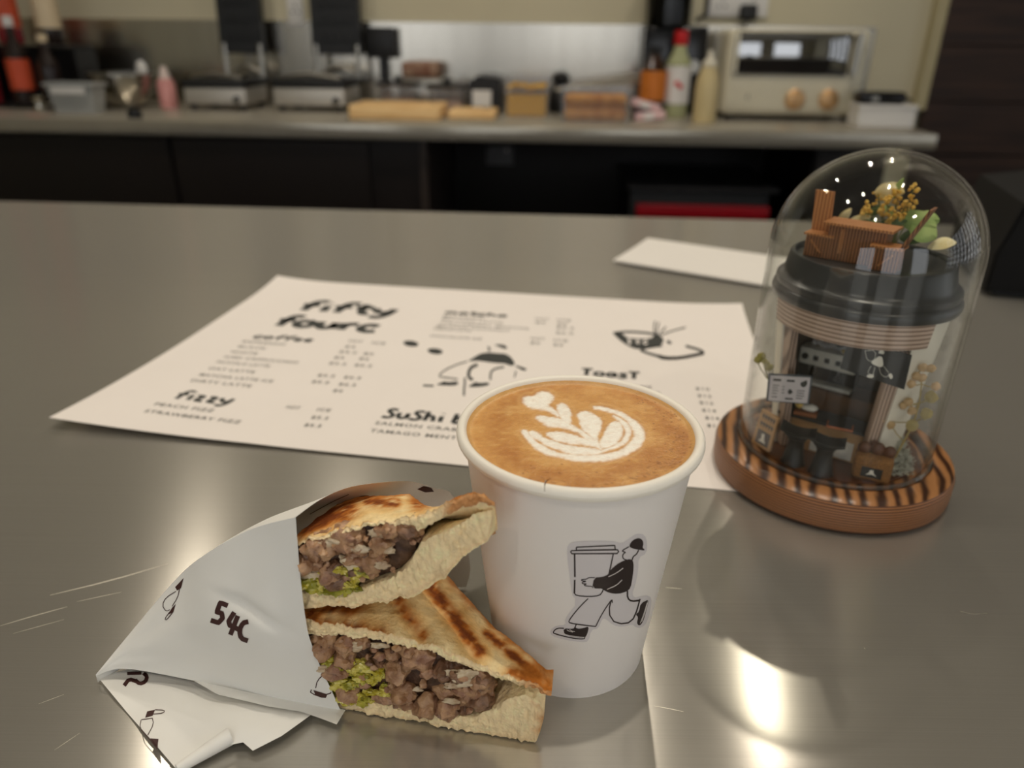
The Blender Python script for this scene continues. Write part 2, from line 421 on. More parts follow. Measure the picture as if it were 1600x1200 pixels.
# ------------------------------------------------------------------ paper cup of latte
KX, KY, KH = 0.0224, 0.2162, 0.0927
m_cup = M('cup_paper', rgb(238, 233, 228), .45, var=.012, vscale=60, sss=0)
cup = thing('paper_cup', 'white paper cup of latte with a printed figure carrying a giant cup', 'cup', (KX, KY, 0))
def cup_r(z): return .0277 + (.0378 - .0277) * z / .089
prof = [(.0245, .0045), (.0262, .004), (.0268, .0006), (.0277, .0)]
prof += [(cup_r(z), z) for z in np.linspace(.002, .0885, 24)]
prof += [(cup_r(z) - .0005, z) for z in np.linspace(.0885, .006, 12)] + [(.0, .0055)]
MB().lathe(prof, (KX, KY, 0), 96, cap=False).build('body', m_cup, cup)
rimp = []
for a in np.linspace(0, 2 * math.pi, 15):
    rimp.append((.0387 + .00175 * math.cos(a), .0905 + .0022 * math.sin(a)))
MB().lathe(rimp, (KX, KY, 0), 96, cap=False).build('rim', M('rim_paper', rgb(243, 238, 226), .42, var=.01), cup)
m_seam = M('seam_line', rgb(186, 176, 164), .5, var=.03); m_crack = M('seam_crack', rgb(150, 92, 40), .5, var=.1)
def cup_map(off):
    def f(p):
        d = ray(p[0], p[1]); ox, oy = CAM[0] - KX, CAM[1] - KY
        k = (.0378 - .0277) / .089; r0 = .0277 + k * CAM[2] + off
        A = d[0] ** 2 + d[1] ** 2 - (k * d[2]) ** 2; B = 2 * (ox * d[0] + oy * d[1] - k * d[2] * r0); Cc = ox ** 2 + oy ** 2 - r0 ** 2
        t = (-B - math.sqrt(max(B * B - 4 * A * Cc, 0))) / (2 * A)
        return tuple(CAM + d * t)
    return f
# coffee
CZF = .0902
def coffee_cols(P2):
    """foam pattern read in the plane of the cup: P2 are picture-plane coordinates of points on the coffee"""
    x, y = (P2[:, 0] - 680) / .275, (P2[:, 1] - 560) / .275
    polys = [
     [(890, 280), (950, 275), (1040, 300), (1120, 340), (1175, 390), (1192, 430), (1180, 480), (1140, 520), (1070, 555), (980, 580), (880, 588), (760, 575), (660, 555), (580, 520), (520, 465), (490, 415), (505, 405), (540, 440), (600, 490), (680, 530), (780, 552), (880, 552), (960, 545), (1060, 520), (1120, 475), (1135, 425), (1105, 365), (1040, 322), (960, 296)],
     [(1000, 318), (1060, 345), (1105, 390), (1112, 430), (1085, 480), (1020, 518), (950, 532), (880, 540), (960, 515), (1010, 500), (1060, 470), (1082, 430), (1075, 390), (1045, 352)],
     [(530, 425), (560, 415), (620, 452), (700, 485), (800, 503), (860, 508), (930, 515), (970, 535), (900, 550), (800, 548), (700, 525), (620, 490), (560, 455)],
     [(620, 430), (680, 415), (760, 430), (850, 455), (920, 482), (950, 512), (860, 495), (760, 482), (680, 465)],
     [(930, 512), (950, 450), (980, 390), (1010, 360), (1050, 370), (1070, 410), (1060, 450), (1020, 492), (970, 515)],
     [(800, 325), (840, 300), (900, 320), (942, 345), (945, 380), (922, 440), (912, 480), (885, 445), (850, 420), (830, 390), (822, 350)],
     [(572, 335), (610, 325), (660, 335), (720, 350), (760, 370), (800, 398), (840, 432), (780, 410), (720, 392), (650, 388), (600, 365)],
     [(686, 275), (720, 253), (762, 280), (772, 330), (768, 380), (730, 360), (705, 320)],
     [(498, 230), (520, 213), (560, 217), (590, 190), (640, 188), (670, 215), (660, 245), (640, 268), (680, 290), (712, 335), (640, 300), (580, 288), (530, 275), (505, 258)],
     [(760, 365), (790, 385), (880, 440), (960, 520), (930, 520), (850, 455), (780, 400)]]
    wob = np.array([noise.noise(Vector((a * .012, b * .02, 3.1))) * 9 + noise.noise(Vector((a * .05, b * .09, 1.7))) * 5 for a, b in zip(x, y)])
    best = np.full(len(x), -1e9)
    for pl in polys:
        pl = np.array(smooth_line(pl, 1, closed=True)); n = len(pl)
        ins = np.zeros(len(x), bool); dm = np.full(len(x), 1e9)
        for i in range(n):
            x0, y0 = pl[i]; x1, y1 = pl[(i + 1) % n]
            c = ((y0 > y) != (y1 > y)) & (x < (x1 - x0) * (y - y0) / (y1 - y0 + 1e-12) + x0); ins ^= c
            dx, dy = x1 - x0, (y1 - y0)
            t = np.clip(((x - x0) * dx + (y - y0) * dy) / (dx * dx + dy * dy + 1e-9), 0, 1)
            dm = np.minimum(dm, np.hypot(x - x0 - t * dx, (y - y0 - t * dy) * 1.3))
        best = np.maximum(best, np.where(ins, dm, -dm))
    foam = 1 / (1 + np.exp(-(best + wob * 1.1 + 3) / 3.6))
    global FOAM_D
    FOAM_D = best
    return foam, x, y
def best_d(a, b): return FOAM_D
NR, NT = 110, 320
vs, fs = [(KX, KY, CZF)], []
rc = .0371
for i in range(1, NR + 1):
    r = rc * i / NR
    dz = .0011 * max(0, (r - rc * .955) / (rc * .045)) ** 2
    vs += [(KX + r * math.cos(2 * math.pi * k / NT), KY + r * math.sin(2 * math.pi * k / NT), CZF + dz) for k in range(NT)]
fs += [(0, 1 + k, 1 + (k + 1) % NT) for k in range(NT)]
for i in range(1, NR):
    a, b = 1 + (i - 1) * NT, 1 + i * NT
    fs += [(a + k, b + k, b + (k + 1) % NT, a + (k + 1) % NT) for k in range(NT)]
me = bpy.data.meshes.new('coffee'); me.from_pydata(vs, [], fs)
V = np.array(vs); foam, fx, fy = coffee_cols(topx(V))
base = np.array([lin(214), lin(160), lin(92)]); dark = np.array([lin(178), lin(114), lin(52)]); pale = np.array([lin(232), lin(192), lin(130)]); white = np.array([lin(255), lin(250), lin(238)])
n1 = np.array([noise.noise(Vector((a * .006, b * .016, 0))) for a, b in zip(fx, fy)])
n2 = np.array([noise.noise(Vector((a * .025, b * .06, 5))) for a, b in zip(fx, fy)])
rr = np.hypot(V[:, 0] - KX, V[:, 1] - KY) / rc
# ring of deeper crema around the pour and a paler band outside it
ring = np.exp(-((np.hypot((fx - 830) / 1.0, (fy - 400) * 1.75) - 480) / 70) ** 2)
cc = base[None] * np.ones((len(V), 1))
k = np.clip(.38 * n1 + .3 * n2 + .1 + .42 * ring, 0, 1)[:, None]; cc = cc * (1 - k) + dark * k
halo2 = np.clip(np.exp(-((best_d(fx, fy) + 26) / 9) ** 2) * (.5 + .9 * n1), 0, 1)[:, None] * .45; cc = cc * (1 - halo2) + pale * halo2
k = np.clip(-.5 * n1 - .3 * n2 - .05, 0, 1)[:, None] * .8; cc = cc * (1 - k) + pale * k
k = np.clip((rr - .93) / .07, 0, 1)[:, None] * .55; cc = cc * (1 - k) + pale * k
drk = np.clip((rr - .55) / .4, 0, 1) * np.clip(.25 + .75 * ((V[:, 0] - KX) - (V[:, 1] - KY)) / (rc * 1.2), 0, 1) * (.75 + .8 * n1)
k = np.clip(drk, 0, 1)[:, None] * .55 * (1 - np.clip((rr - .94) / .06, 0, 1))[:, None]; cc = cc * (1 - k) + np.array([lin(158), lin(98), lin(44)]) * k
# bubbles along the right and front edge
bub = np.zeros(len(V))
brng = np.random.default_rng(5)
ok = 0
while ok < 260:
    a = brng.uniform(-2.2, .9); q = 1 - abs(brng.normal(0, .11)) - .03
    bx, by = KX + rc * q * math.cos(a), KY + rc * q * math.sin(a); br = brng.uniform(.00012, .00036)
    bub = np.maximum(bub, np.exp(-(np.hypot(V[:, 0] - bx, V[:, 1] - by) / br) ** 2)); ok += 1
k = bub[:, None] * .75; cc = cc * (1 - k) + np.array([lin(110), lin(58), lin(20)]) * k
f = foam[:, None] * (1 - .10 * np.clip(n2[:, None] * 3, 0, 1)); cc = cc * (1 - f) + white * f
zz = V[:, 2] + foam * .00012 - bub * .0001 + .00006 * n2
me.vertices.foreach_set('co', np.c_[V[:, :2], zz].ravel())
set_col(me, cc)
m_coffee = M('latte_foam', rgb(190, 128, 58), .30, vcol=True, var=.06, vscale=900, bump=.22, bscale=1400, spec=.45)
link('coffee', me, m_coffee, cup, True, 80)
# print on the cup
g4 = lambda pts: [(700 + a * .28329, 780 + b * .28333) for a, b in pts]
m_ink = M('print_ink', rgb(40, 28, 28), .5, var=.05); m_halo = M('print_halo', rgb(216, 211, 212), .5, var=.02); m_line = M('print_light', rgb(228, 222, 218), .5, var=.01)
halo = MB()
p_fill(halo, g4([(655, 300), (660, 250), (700, 232), (900, 228), (960, 245), (1000, 215), (1040, 188), (1085, 195), (1100, 240), (1095, 300), (1052, 320), (1048, 400), (1032, 480), (1015, 520), (1030, 545), (1060, 535), (1115, 530), (1125, 570), (1100, 680), (1065, 712), (1030, 705), (1020, 690), (960, 705), (910, 695), (870, 660), (850, 660), (830, 715), (790, 720), (775, 785), (740, 790), (640, 775), (570, 755), (562, 722), (600, 695), (650, 695), (645, 660), (690, 600), (735, 550), (690, 545), (680, 500)]), cup_map(.00008), step=4)
halo.build('printed_outline', m_halo, cup, recalc=False, smooth=False)
fig = MB(); fm = cup_map(.00016)
for pts, w, cl in [
    ([(708, 265), (920, 255), (922, 278), (708, 282)], 7, True), ([(680, 284), (935, 279), (941, 290), (932, 300), (684, 301), (677, 292)], 7, True),
    ([(698, 303), (700, 430)], 9, False), ([(699, 445), (697, 520)], 9, False), ([(697, 518), (708, 532), (780, 538), (835, 532), (850, 515), (857, 496)], 6, False),
    ([(912, 302), (888, 412)], 7, False), ([(998, 262), (965, 281), (960, 287), (982, 293), (968, 300), (962, 315), (968, 330), (990, 337)], 6, False),
    ([(1052, 280), (1040, 305), (1022, 315), (1016, 335)], 6, False),
    ([(810, 433), (775, 432), (765, 442), (735, 443), (736, 450), (768, 453), (738, 458), (742, 467), (768, 466), (748, 474), (765, 480), (795, 480), (800, 490)], 5, False),
    ([(773, 548), (735, 585), (700, 625), (665, 672), (672, 684), (750, 695), (815, 702)], 6, False),
    ([(815, 702), (840, 650), (870, 600), (905, 550), (906, 572)], 6, False),
    ([(898, 562), (890, 600), (892, 640), (915, 675), (955, 687), (995, 682), (1022, 660), (1040, 620), (1060, 550)], 7, False),
    ([(990, 505), (990, 545), (1012, 564), (1060, 558)], 9, False), ([(708, 690), (698, 712)], 6, False),
    ([(640, 712), (602, 711), (580, 730), (584, 742), (690, 768), (750, 772), (755, 762)], 6, False)]:
    p_stroke(fig, g4(pts), w * .2833, fm, step=2, smooth=1 if w != 7 else 0, closed=cl)
for pts in [[(1000, 258), (1010, 235), (1035, 217), (1060, 215), (1075, 228), (1078, 250), (1072, 268), (1084, 276), (1083, 284), (1062, 280), (1030, 276), (1005, 266)],
            [(985, 335), (1000, 330), (1020, 336), (1025, 370), (1020, 420), (1008, 490), (985, 510), (940, 523), (890, 518), (852, 498), (862, 493), (794, 493), (806, 432), (850, 430), (885, 415), (895, 390), (930, 360), (965, 340)],
            [(636, 712), (690, 716), (700, 703), (714, 715), (745, 712), (778, 700), (770, 740), (755, 766), (690, 760), (642, 746)],
            [(1062, 575), (1111, 551), (1097, 600), (1082, 660), (1066, 692), (1050, 697), (1042, 682), (1050, 650), (1034, 636), (1055, 620)]]:
    p_fill(fig, g4(pts), fm, smooth=1, step=4)
fig.build('printed_figure', m_ink, cup, recalc=False, smooth=False)
hl = MB()
for pts, w in [([(966, 380), (930, 407), (885, 428)], 4), ([(960, 445), (930, 475), (878, 497)], 4), ([(1104, 562), (1088, 620), (1068, 676)], 3.5), ([(1098, 572), (1080, 632), (1060, 684)], 2.5), ([(655, 720), (668, 728), (690, 733)], 3), ([(670, 718), (682, 728), (700, 730)], 3), ([(600, 735), (690, 757), (752, 762)], 3)]:
    p_stroke(hl, g4(pts), w * .2833, cup_map(.00024), step=2, smooth=1)
hl.build('printed_highlight', m_line, cup, recalc=False, smooth=False)
sm = MB(); p_stroke(sm, [(851, 768), (851, 756), (853, 750)], 1.3, lambda p: tuple(onpl(p[0], p[1], (KX, KY - .0406, 0), np.array([0, 1.0, 0]))), step=3); sm.build('rim_seam', m_seam, cup, recalc=False)
sm = MB(); p_stroke(sm, [(851, 758), (853, 753), (857, 749)], 1.8, lambda p: tuple(onpl(p[0], p[1], (KX, KY - .0406, 0), np.array([0, 1.0, 0]))), step=2); sm.build('rim_crack', m_crack, cup, recalc=False)
# ------------------------------------------------------------------ toasted sandwich halves
CA = onz(540, 1110); CB = onz(835, 1162)
CE = (CB - CA) / np.linalg.norm(CB - CA); CN = np.array([-CE[1], CE[0], 0])      # along the cut, and back into the bread
def cut(pts, push=0.0):
    out = []
    for x, y in pts:
        P = onpl(x, y, CA + CN * push, CN); out.append(((P - CA) @ CE, P[2]))
    return np.array(out)
def curve(c, s):
    o = np.argsort(c[:, 0]); return np.interp(s, c[o, 0], c[o, 1])
STIP = float(cut([(850, 1100)])[0, 0])
m_bread = M('toasted_bread', rgb(230, 205, 150), .8, vcol=True, var=.10, vscale=420, bump=.9, bscale=700, spec=.25)
CRUMB = np.array([lin(255), lin(231), lin(184)]); CRUST = np.array([lin(188), lin(112), lin(40)]); GOLD = np.array([lin(232), lin(184), lin(104)]); CHAR = np.array([lin(112), lin(52), lin(16)]); PALE = np.array([lin(254), lin(234), lin(184)])
def sdist(P, segs):
    best = np.zeros(len(P))
    for (x0, y0), (x1, y1), w, k in segs:
        dx, dy = x1 - x0, y1 - y0
        t = np.clip(((P[:, 0] - x0) * dx + (P[:, 1] - y0) * dy) / (dx * dx + dy * dy), 0, 1)
        d = np.hypot(P[:, 0] - x0 - t * dx, P[:, 1] - y0 - t * dy)
        best = np.maximum(best, k * np.exp(-(d / w) ** 2))
    return best
def slice_mesh(name, parent, outer, inner, zc, s0, s1, push, depth, segs, seed, up, ragged=.0013, g=1.6, browntip=.0, tipS=None):
    """one bread slice: outer and inner face meet near the crust edge, cut face in front"""
    NS, NW, NF = 170, 18, 12
    S = np.linspace(s0, s1, NS)
    vs, kind = [], []
    for s in S:
        zo, zi, zk = curve(outer, s), curve(inner, s), zc(s)
        if up and zo < zi + .0008: zo = zi + .0008
        if (not up) and zo > zi - .0008: zo = zi - .0008
        D = depth(s); end = .0016 if up else -.0016
        rw = ragged * (noise.noise(Vector((s * 260, seed, 0))) * 1.2 + noise.noise(Vector((s * 900, seed, 4))) * .7)
        for j in range(NW + 1):                 # outer face, cut edge to crust
            w = j / NW; h = w ** g
            zz_ = zo + (zk + end - zo) * h; zi_ = zi + (zk - end * .2 - zi) * h
            zz_ = max(zz_, zi_ + .0013) if up else min(zz_, zi_ - .0013)
            vs.append((s, w * D, zz_ + (rw if j == 0 else 0), 0)); kind.append((0, w))
        for j in range(NW + 1):                 # inner face back to the cut
            w = 1 - j / NW; h = w ** g
            vs.append((s, w * D - (0 if w > 0 else 0), zi + (zk - end * .2 - zi) * h + (rw if j == NW else 0), 0)); kind.append((1, w))
        for j in range(1, NF):                  # crumb of the cut face
            t = j / NF
            vs.append((s, -.0006 * math.sin(math.pi * t), zi + (zo - zi) * t + rw, 1)); kind.append((2, t))
    K = 2 * (NW + 1) + NF - 1
    P = []
    for s, w, z, fr in vs:
        p = CA + CE * s + CN * (push + w); p = np.array([p[0], p[1], z])
        q = Vector(p)
        a = .00062 if fr else .0003
        p = p - CN * a * (noise.noise(q * 900 + Vector((seed, 0, 0))) + .8 * noise.noise(q * 350)) * (1.6 if fr else .4)
        p[2] += .0006 * noise.noise(q * 160 + Vector((0, seed, 0))) + .00025 * noise.noise(q * 700)
        P.append(p)
    P = np.array(P); P[:, 2] = np.maximum(P[:, 2], .0006)
    fs = []
    for i in range(NS - 1):
        fs += [(i * K + k, i * K + (k + 1) % K, (i + 1) * K + (k + 1) % K, (i + 1) * K + k) for k in range(K)]
    fs += [tuple(range(K))[::-1], tuple((NS - 1) * K + k for k in range(K))]
    me = bpy.data.meshes.new(name); me.from_pydata([tuple(p) for p in P], [], fs)
    b = bmesh.new(); b.from_mesh(me); bmesh.ops.recalc_face_normals(b, faces=b.faces[:]); b.to_mesh(me); b.free()
    px = topx(P); kd = np.array(kind); sv = np.array([v[0] for v in vs])
    nz = np.array([noise.noise(Vector(p) * 220) for p in P]); nz2 = np.array([noise.noise(Vector(p) * 700) for p in P])
    col = CRUMB[None] * (1 + .12 * nz[:, None] + .10 * nz2[:, None])
    outm = (kd[:, 0] == 0)
    c_out = PALE[None] * (1 + .06 * nz[:, None])
    if segs:
        gk = np.clip(sdist(px, [(a, b, w * 2.6, kk) for a, b, w, kk in segs]) * (.75 + .7 * nz), 0, .8)[:, None]; c_out = c_out * (1 - gk) + GOLD * gk
    k = np.clip(sdist(px, segs) * (.92 + .8 * nz + .5 * nz2), 0, 1)[:, None]
    c_out = c_out * (1 - np.clip(k * 1.6, 0, 1)) + CRUST * np.clip(k * 1.6, 0, 1)
    k2 = np.clip((k - .55) * 2.0, 0, .85); c_out = c_out * (1 - k2) + CHAR * k2
    edge = np.clip((kd[:, 1] - .80 + .10 * nz) / .16, 0, 1)[:, None] * .85
    c_out = c_out * (1 - edge) + CRUST * edge
    col = np.where(outm[:, None], c_out, col)
    tip = np.clip((sv - ((tipS or STIP) - browntip)) / .006 + nz * .8, 0, 1)[:, None] * (.8 if browntip else 0) * (kd[:, 0] != 1)[:, None]
    col = col * (1 - tip) + CRUST * tip
    ed2 = ((kd[:, 0] == 2) * np.clip((kd[:, 1] - .72) / .28 + .3 * nz2, 0, 1))[:, None] * .45
    col = col * (1 - ed2) + (CRUST * .6 + PALE * .4) * ed2
    set_col(me, np.clip(col, 0.01, 1))
    return link(name, me, m_bread, parent, True, 60)

def in_curves(lo, hi, s, t): return lo + (hi - lo) * t
m_beef = M('minced_beef', rgb(150, 110, 80), .34, col2=rgb(188, 150, 114), vscale=260, bump=.9, bscale=480, spec=.6)
m_beef2 = M('minced_beef_dark', rgb(104, 74, 56), .3, col2=rgb(148, 112, 86), vscale=260, bump=.9, bscale=480, spec=.6)
m_beef3 = M('minced_beef_light', rgb(188, 148, 112), .36, col2=rgb(150, 110, 88), vscale=260, bump=.9, bscale=480, spec=.6)
m_pick = M('pickle_relish', rgb(184, 170, 44), .2, col2=rgb(216, 204, 104), vscale=220, bump=.4, bscale=400, spec=.7)
m_pick2 = M('pickle_green', rgb(128, 128, 30), .2, col2=rgb(184, 176, 66), vscale=240, bump=.4, bscale=400, spec=.7)
m_cheese = M('cheese_sauce', rgb(216, 200, 170), .25, col2=rgb(186, 160, 130), vscale=200, bump=.4, bscale=300, spec=.6)
m_core = M('filling_shade_core', rgb(70, 48, 36), .5, col2=rgb(104, 76, 56), vscale=200, bump=1.0, bscale=400)  # dark tone puts shade into the gaps between crumbs
def filling(parent, I1, I2, s0, s1, push, seed, nb, npk, nch, pick_region, beef_region):
    R = random.Random(seed)
    # backing mass behind the loose crumbs, coloured dark to shade their gaps
    NS = 40; vs = []; K = 12
    for i in range(NS):
        s = s0 + (s1 - s0) * i / (NS - 1); hi, lo = curve(I1, s) + .0004, curve(I2, s) - .0004
        md, hh = (hi + lo) / 2, max((hi - lo) / 2, .0006)
        for k in range(K):
            a = 2 * math.pi * k / K
            w = .0046 + .0034 * math.cos(a); q = .0012 * noise.noise(Vector((s * 300, k, seed)))
            p = CA + CE * s + CN * (push + w + q); vs.append((p[0], p[1], md + hh * math.sin(a)))
    mb = MB(); mb.add(vs, [(i * K + k, i * K + (k + 1) % K, (i + 1) * K + (k + 1) % K, (i + 1) * K + k) for i in range(NS - 1) for k in range(K)] + [tuple(range(K)), tuple((NS - 1) * K + k for k in range(K))])
    mb.build('filling_shade_core', m_core, parent)
    def scatter(n, name, mats, r0, r1, reg, amp, sub, sc, wj):
        c = 0; tries = 0
        while c < n and tries < 4000:
            tries += 1
            s = R.uniform(reg[0], reg[1]); hi, lo = curve(I1, s), curve(I2, s)
            if hi - lo < .0025: continue
            t = R.uniform(reg[2], reg[3]); r = R.uniform(r0, r1); r = min(r, (hi - lo) * .42)
            z = min(max(lo + (hi - lo) * t, lo + r * .7), hi - r * .7)
            w = R.uniform(*wj); p = CA + CE * s + CN * (push + w)
            MB().blob((p[0], p[1], max(z, .002 + r)), r, sub, amp, .9, (R.uniform(.8, 1.25) * sc[0], R.uniform(.8, 1.2) * sc[1], R.uniform(.75, 1.1) * sc[2]), R.uniform(0, 90)).build(name, R.choice(mats), parent); c += 1
    scatter(nb, 'beef_crumb', [m_beef, m_beef, m_beef2, m_beef3], .0017, .0046, beef_region, .48, 3, (1, 1, 1), (-.0003, .0045))
    scatter(nb // 2, 'beef_crumb', [m_beef, m_beef2, m_beef3], .0007, .0016, beef_region, .6, 2, (1, 1, 1), (-.0022, .0005))
    scatter(npk, 'pickle_piece', [m_pick, m_pick, m_pick2], .0008, .0022, pick_region, .9, 3, (1.2, .8, .9), (-.0012, .001))
    scatter(nch, 'cheese_drop', [m_cheese], .0011, .0028, beef_region, .6, 3, (1.3, .45, .8), (-.0016, .0002))

def depth_fn(tip, mx, slope=1.0, mn=.003):
    return lambda s: max(mn, min(mx, (tip - s) * slope)) if s > tip - mx / slope - .02 else max(mn, mx - ((tip - mx / slope - .02) - s) * .9)

# lower half
LT = cut([(440, 962), (480, 968), (550, 978), (620, 992), (690, 1012), (760, 1042), (820, 1062), (846, 1072), (856, 1079)])
LI1 = cut([(440, 985), (480, 992), (550, 995), (600, 1001), (640, 1011), (670, 1015), (704, 1032), (760, 1051), (790, 1062), (830, 1074), (848, 1082), (858, 1086)])
LI2 = cut([(470, 1060), (510, 1080), (540, 1092), (580, 1097), (640, 1108), (700, 1119), (740, 1121), (770, 1108), (795, 1092), (820, 1086), (840, 1096), (850, 1112)])
LB = cut([(470, 1095), (530, 1106), (590, 1119), (660, 1128), (710, 1143), (750, 1147), (790, 1156), (825, 1164), (838, 1158), (845, 1140), (850, 1122)])
low = thing('sandwich_half', 'lower toasted sandwich half lying on the steel beside the cup', 'sandwich', tuple(CA), 'two halves of a grilled beef sandwich')
sL = -.0125
slice_mesh('upper_slice', low, LT, LI1, lambda s: .0215 + max(0, s - .045) * .3, sL, STIP + .0022, 0, depth_fn(STIP + .003, .055, 1.0, .003),
           [((480, 975), (560, 985), 16, 1.1), ((560, 985), (600, 990), 10, .8), ((620, 935), (662, 996), 8, 1.0), ((668, 908), (748, 1018), 10, 1.25), ((800, 1050), (860, 1078), 10, 1.0), ((760, 990), (856, 1068), 7, 1.1), ((470, 958), (560, 945), 12, 1.0)], 1.0, True, browntip=.009)
slice_mesh('lower_slice', low, LB, LI2, lambda s: .0205, sL, STIP, 0, depth_fn(STIP + .001, .052, 1.0, .0035), [], 2.0, False, g=3.5, browntip=.004)
sa = float(cut([(516, 1060)])[0, 0]); sb = float(cut([(752, 1090)])[0, 0]); sm_ = float(cut([(610, 1060)])[0, 0])
filling(low, LI1, LI2, sL, float(cut([(735, 1080)])[0, 0]), 0, 21, 60, 64, 14, (sa - .001, sm_ - .002, .02, .62), (sa - .004, sb, .0, 1.0))
# upper half, tipped up against the cup
UPUSH = .0015
UT = cut([(440, 850), (462, 845), (500, 836), (550, 820), (600, 813), (640, 806), (680, 796), (715, 776), (740, 768), (760, 778), (770, 786)], UPUSH)
UI1 = cut([(440, 858), (462, 848), (510, 841), (540, 832), (565, 825), (600, 820), (640, 820), (655, 828), (680, 816), (720, 794), (750, 786), (772, 793)], UPUSH)
UI2 = cut([(440, 918), (470, 922), (530, 925), (570, 920), (620, 900), (638, 882), (658, 848), (700, 828), (740, 806), (770, 796)], UPUSH)
UB = cut([(440, 948), (472, 949), (530, 948), (560, 946), (600, 940), (650, 931), (697, 900), (720, 872), (745, 856), (762, 846), (768, 825), (772, 800)], UPUSH)
upr = thing('sandwich_half', 'upper toasted sandwich half resting on the other, tip raised against the cup', 'sandwich', tuple(CA + np.array([0, 0, .045])), 'two halves of a grilled beef sandwich')
UTIP = float(cut([(770, 795)], UPUSH)[0, 0])
zcu = lambda s: float(np.interp(s, [-.05, -.01, .02, UTIP], [.051, .057, .063, .078]))
slice_mesh('upper_slice', upr, UT, UI1, zcu, -.0125, UTIP + .0005, UPUSH, depth_fn(UTIP + .002, .038, .95, .004),
           [((462, 826), (545, 796), 15, 1.2), ((575, 783), (618, 786), 8, 1.0), ((655, 782), (735, 762), 14, 1.0), ((650, 838), (735, 780), 9, 1.0), ((735, 780), (770, 790), 8, 1.1)], 3.0, True, g=1.35, browntip=.016, tipS=UTIP)
slice_mesh('lower_slice', upr, UB, UI2, lambda s: zcu(s) + .0004, -.0125, UTIP, UPUSH, depth_fn(UTIP + .001, .036, .95, .004), [], 4.0, False, g=1.8, browntip=0)
sa = float(cut([(470, 880)], UPUSH)[0, 0]); sb = float(cut([(655, 850)], UPUSH)[0, 0]); sm_ = float(cut([(565, 900)], UPUSH)[0, 0])
filling(upr, UI1, UI2, -.012, float(cut([(645, 850)], UPUSH)[0, 0]), UPUSH, 22, 44, 56, 10, (sa + .001, sm_, .0, .42), (sa + .001, sb, .18, 1.0))

# ------------------------------------------------------------------ wrapping paper
m_wrap = M('wrapping_paper', rgb(236, 235, 230), .55, var=.015, vscale=25, bump=.06, bscale=60)
m_wrap.node_tree.nodes['Principled BSDF'].inputs['Transmission Weight'].default_value = 0
wr_ = thing('sandwich_wrapper', 'white printed paper wrapped in a cone around the sandwich halves', 'wrapper', tuple(onz(340, 1050)))
def on_cut(x, y, push): return onpl(x, y, CA + CN * push, CN)
tipP = onz(150, 1056, .004)
cols = []        # front panel: polylines from the ridge down to the bottom edge
def col_line(top, ytop, bot, zb, bulge):
    a = ony(top[0], top[1], ytop); b = onz(bot[0], bot[1], zb); out = []
    for t in np.linspace(0, 1, 13):
        p = a + (b - a) * t; p = p + np.array([-.15, -1, .25]) * bulge * math.sin(math.pi * t) ** 1.2; out.append(p)
    return out
cols.append([tipP + np.array([0, 0, .0005 * (1 - t)]) for t in np.linspace(0, 1, 13)])
cols.append(col_line((205, 987), .199, (195, 1045), .006, .001))
cols.append(col_line((272, 908), .2005, (300, 1063), .005, .003))
cols.append(col_line((318, 868), .195, (400, 1086), .004, .005))
cols.append(col_line((390, 828), .189, (470, 1100), .003, .005))
op = [(462, 808), (464, 835), (466, 862), (468, 888), (471, 915), (474, 942), (478, 970), (483, 995), (492, 1020), (502, 1045), (513, 1068), (523, 1090), (533, 1108)]
cols.append([on_cut(x, y, -.0022) for x, y in op])
cols[-1][-1][2] = .0012
def spline(pts, t):
    n = len(pts) - 1; x = t * n; i = min(int(x), n - 1); f = x - i
    p0, p1, p2, p3 = pts[max(i - 1, 0)], pts[i], pts[i + 1], pts[min(i + 2, n)]
    return .5 * ((2 * p1) + (p2 - p0) * f + (2 * p0 - 5 * p1 + 4 * p2 - p3) * f * f + (3 * p1 - p0 - 3 * p2 + p3) * f ** 3)
fpx = np.array([0, .12, .34, .52, .78, 1.0])
def front(u, t):
    k = np.interp(u, fpx, np.arange(6)) / 5
    rows = [spline([np.asarray(c[j]) for c in cols], k) for j in range(13)]
    p = spline(rows, t)
    cre = .0011 * abs(math.sin((u * 2.4 + t * 1.3) * 3)) * math.sin(math.pi * t) * math.sin(math.pi * min(u * 1.05, 1))
    cre += .0009 * noise.noise(Vector((u * 5, t * 5, 2)))* math.sin(math.pi * t) * math.sin(math.pi * u)
    d = abs((t - .30) - (u - .62) * .9); cre -= .0016 * math.exp(-(d / .035) ** 2) * math.exp(-((u - .72) / .14) ** 2)
    return p + np.array([-.2, -1, .2]) * cre
wp = MB().grid(lambda u, t: tuple(front(u, t)), 60, 40)
wfront = wp.build('front_panel', m_wrap, wr_, recalc=False)
# over the top and down the back
back5 = [on_cut(462, 808, -.0022), ony(500, 781, .198), ony(540, 763, .209), ony(585, 755, .219), ony(640, 752, .227), ony(676, 762, .232)]
back5 += [np.array([-.022, .238, .050]), np.array([-.018, .241, .03]), np.array([-.016, .243, .012]), np.array([-.018, .244, .001])]
sk = [0.0, .2, .42, .6, .85, 1.0]
def backp(u, t):
    out = []
    for k in range(6):
        a = np.asarray(cols[k][0]); b = []
        for j, q in enumerate(back5):
            d = q - back5[0]; f = j / 9
            z = a[2] * (1 - f ** 1.5) if k < 5 else q[2]
            if k < 5: z -= .005 * math.sin(math.pi * min(f * 1.2, 1)) * sk[k] * 1.6
            b.append(np.array([a[0] + d[0] * sk[k] * .6 if k < 5 else q[0], a[1] + d[1] * sk[k] if k < 5 else q[1], max(z, .001)]))
        out.append(spline(b, t))
    k = np.interp(u, fpx, np.arange(6)) / 5
    return spline(out, k)
wback = MB().grid(lambda u, t: tuple(backp(u, t)), 40, 40).build('back_panel', m_wrap, wr_, recalc=False)
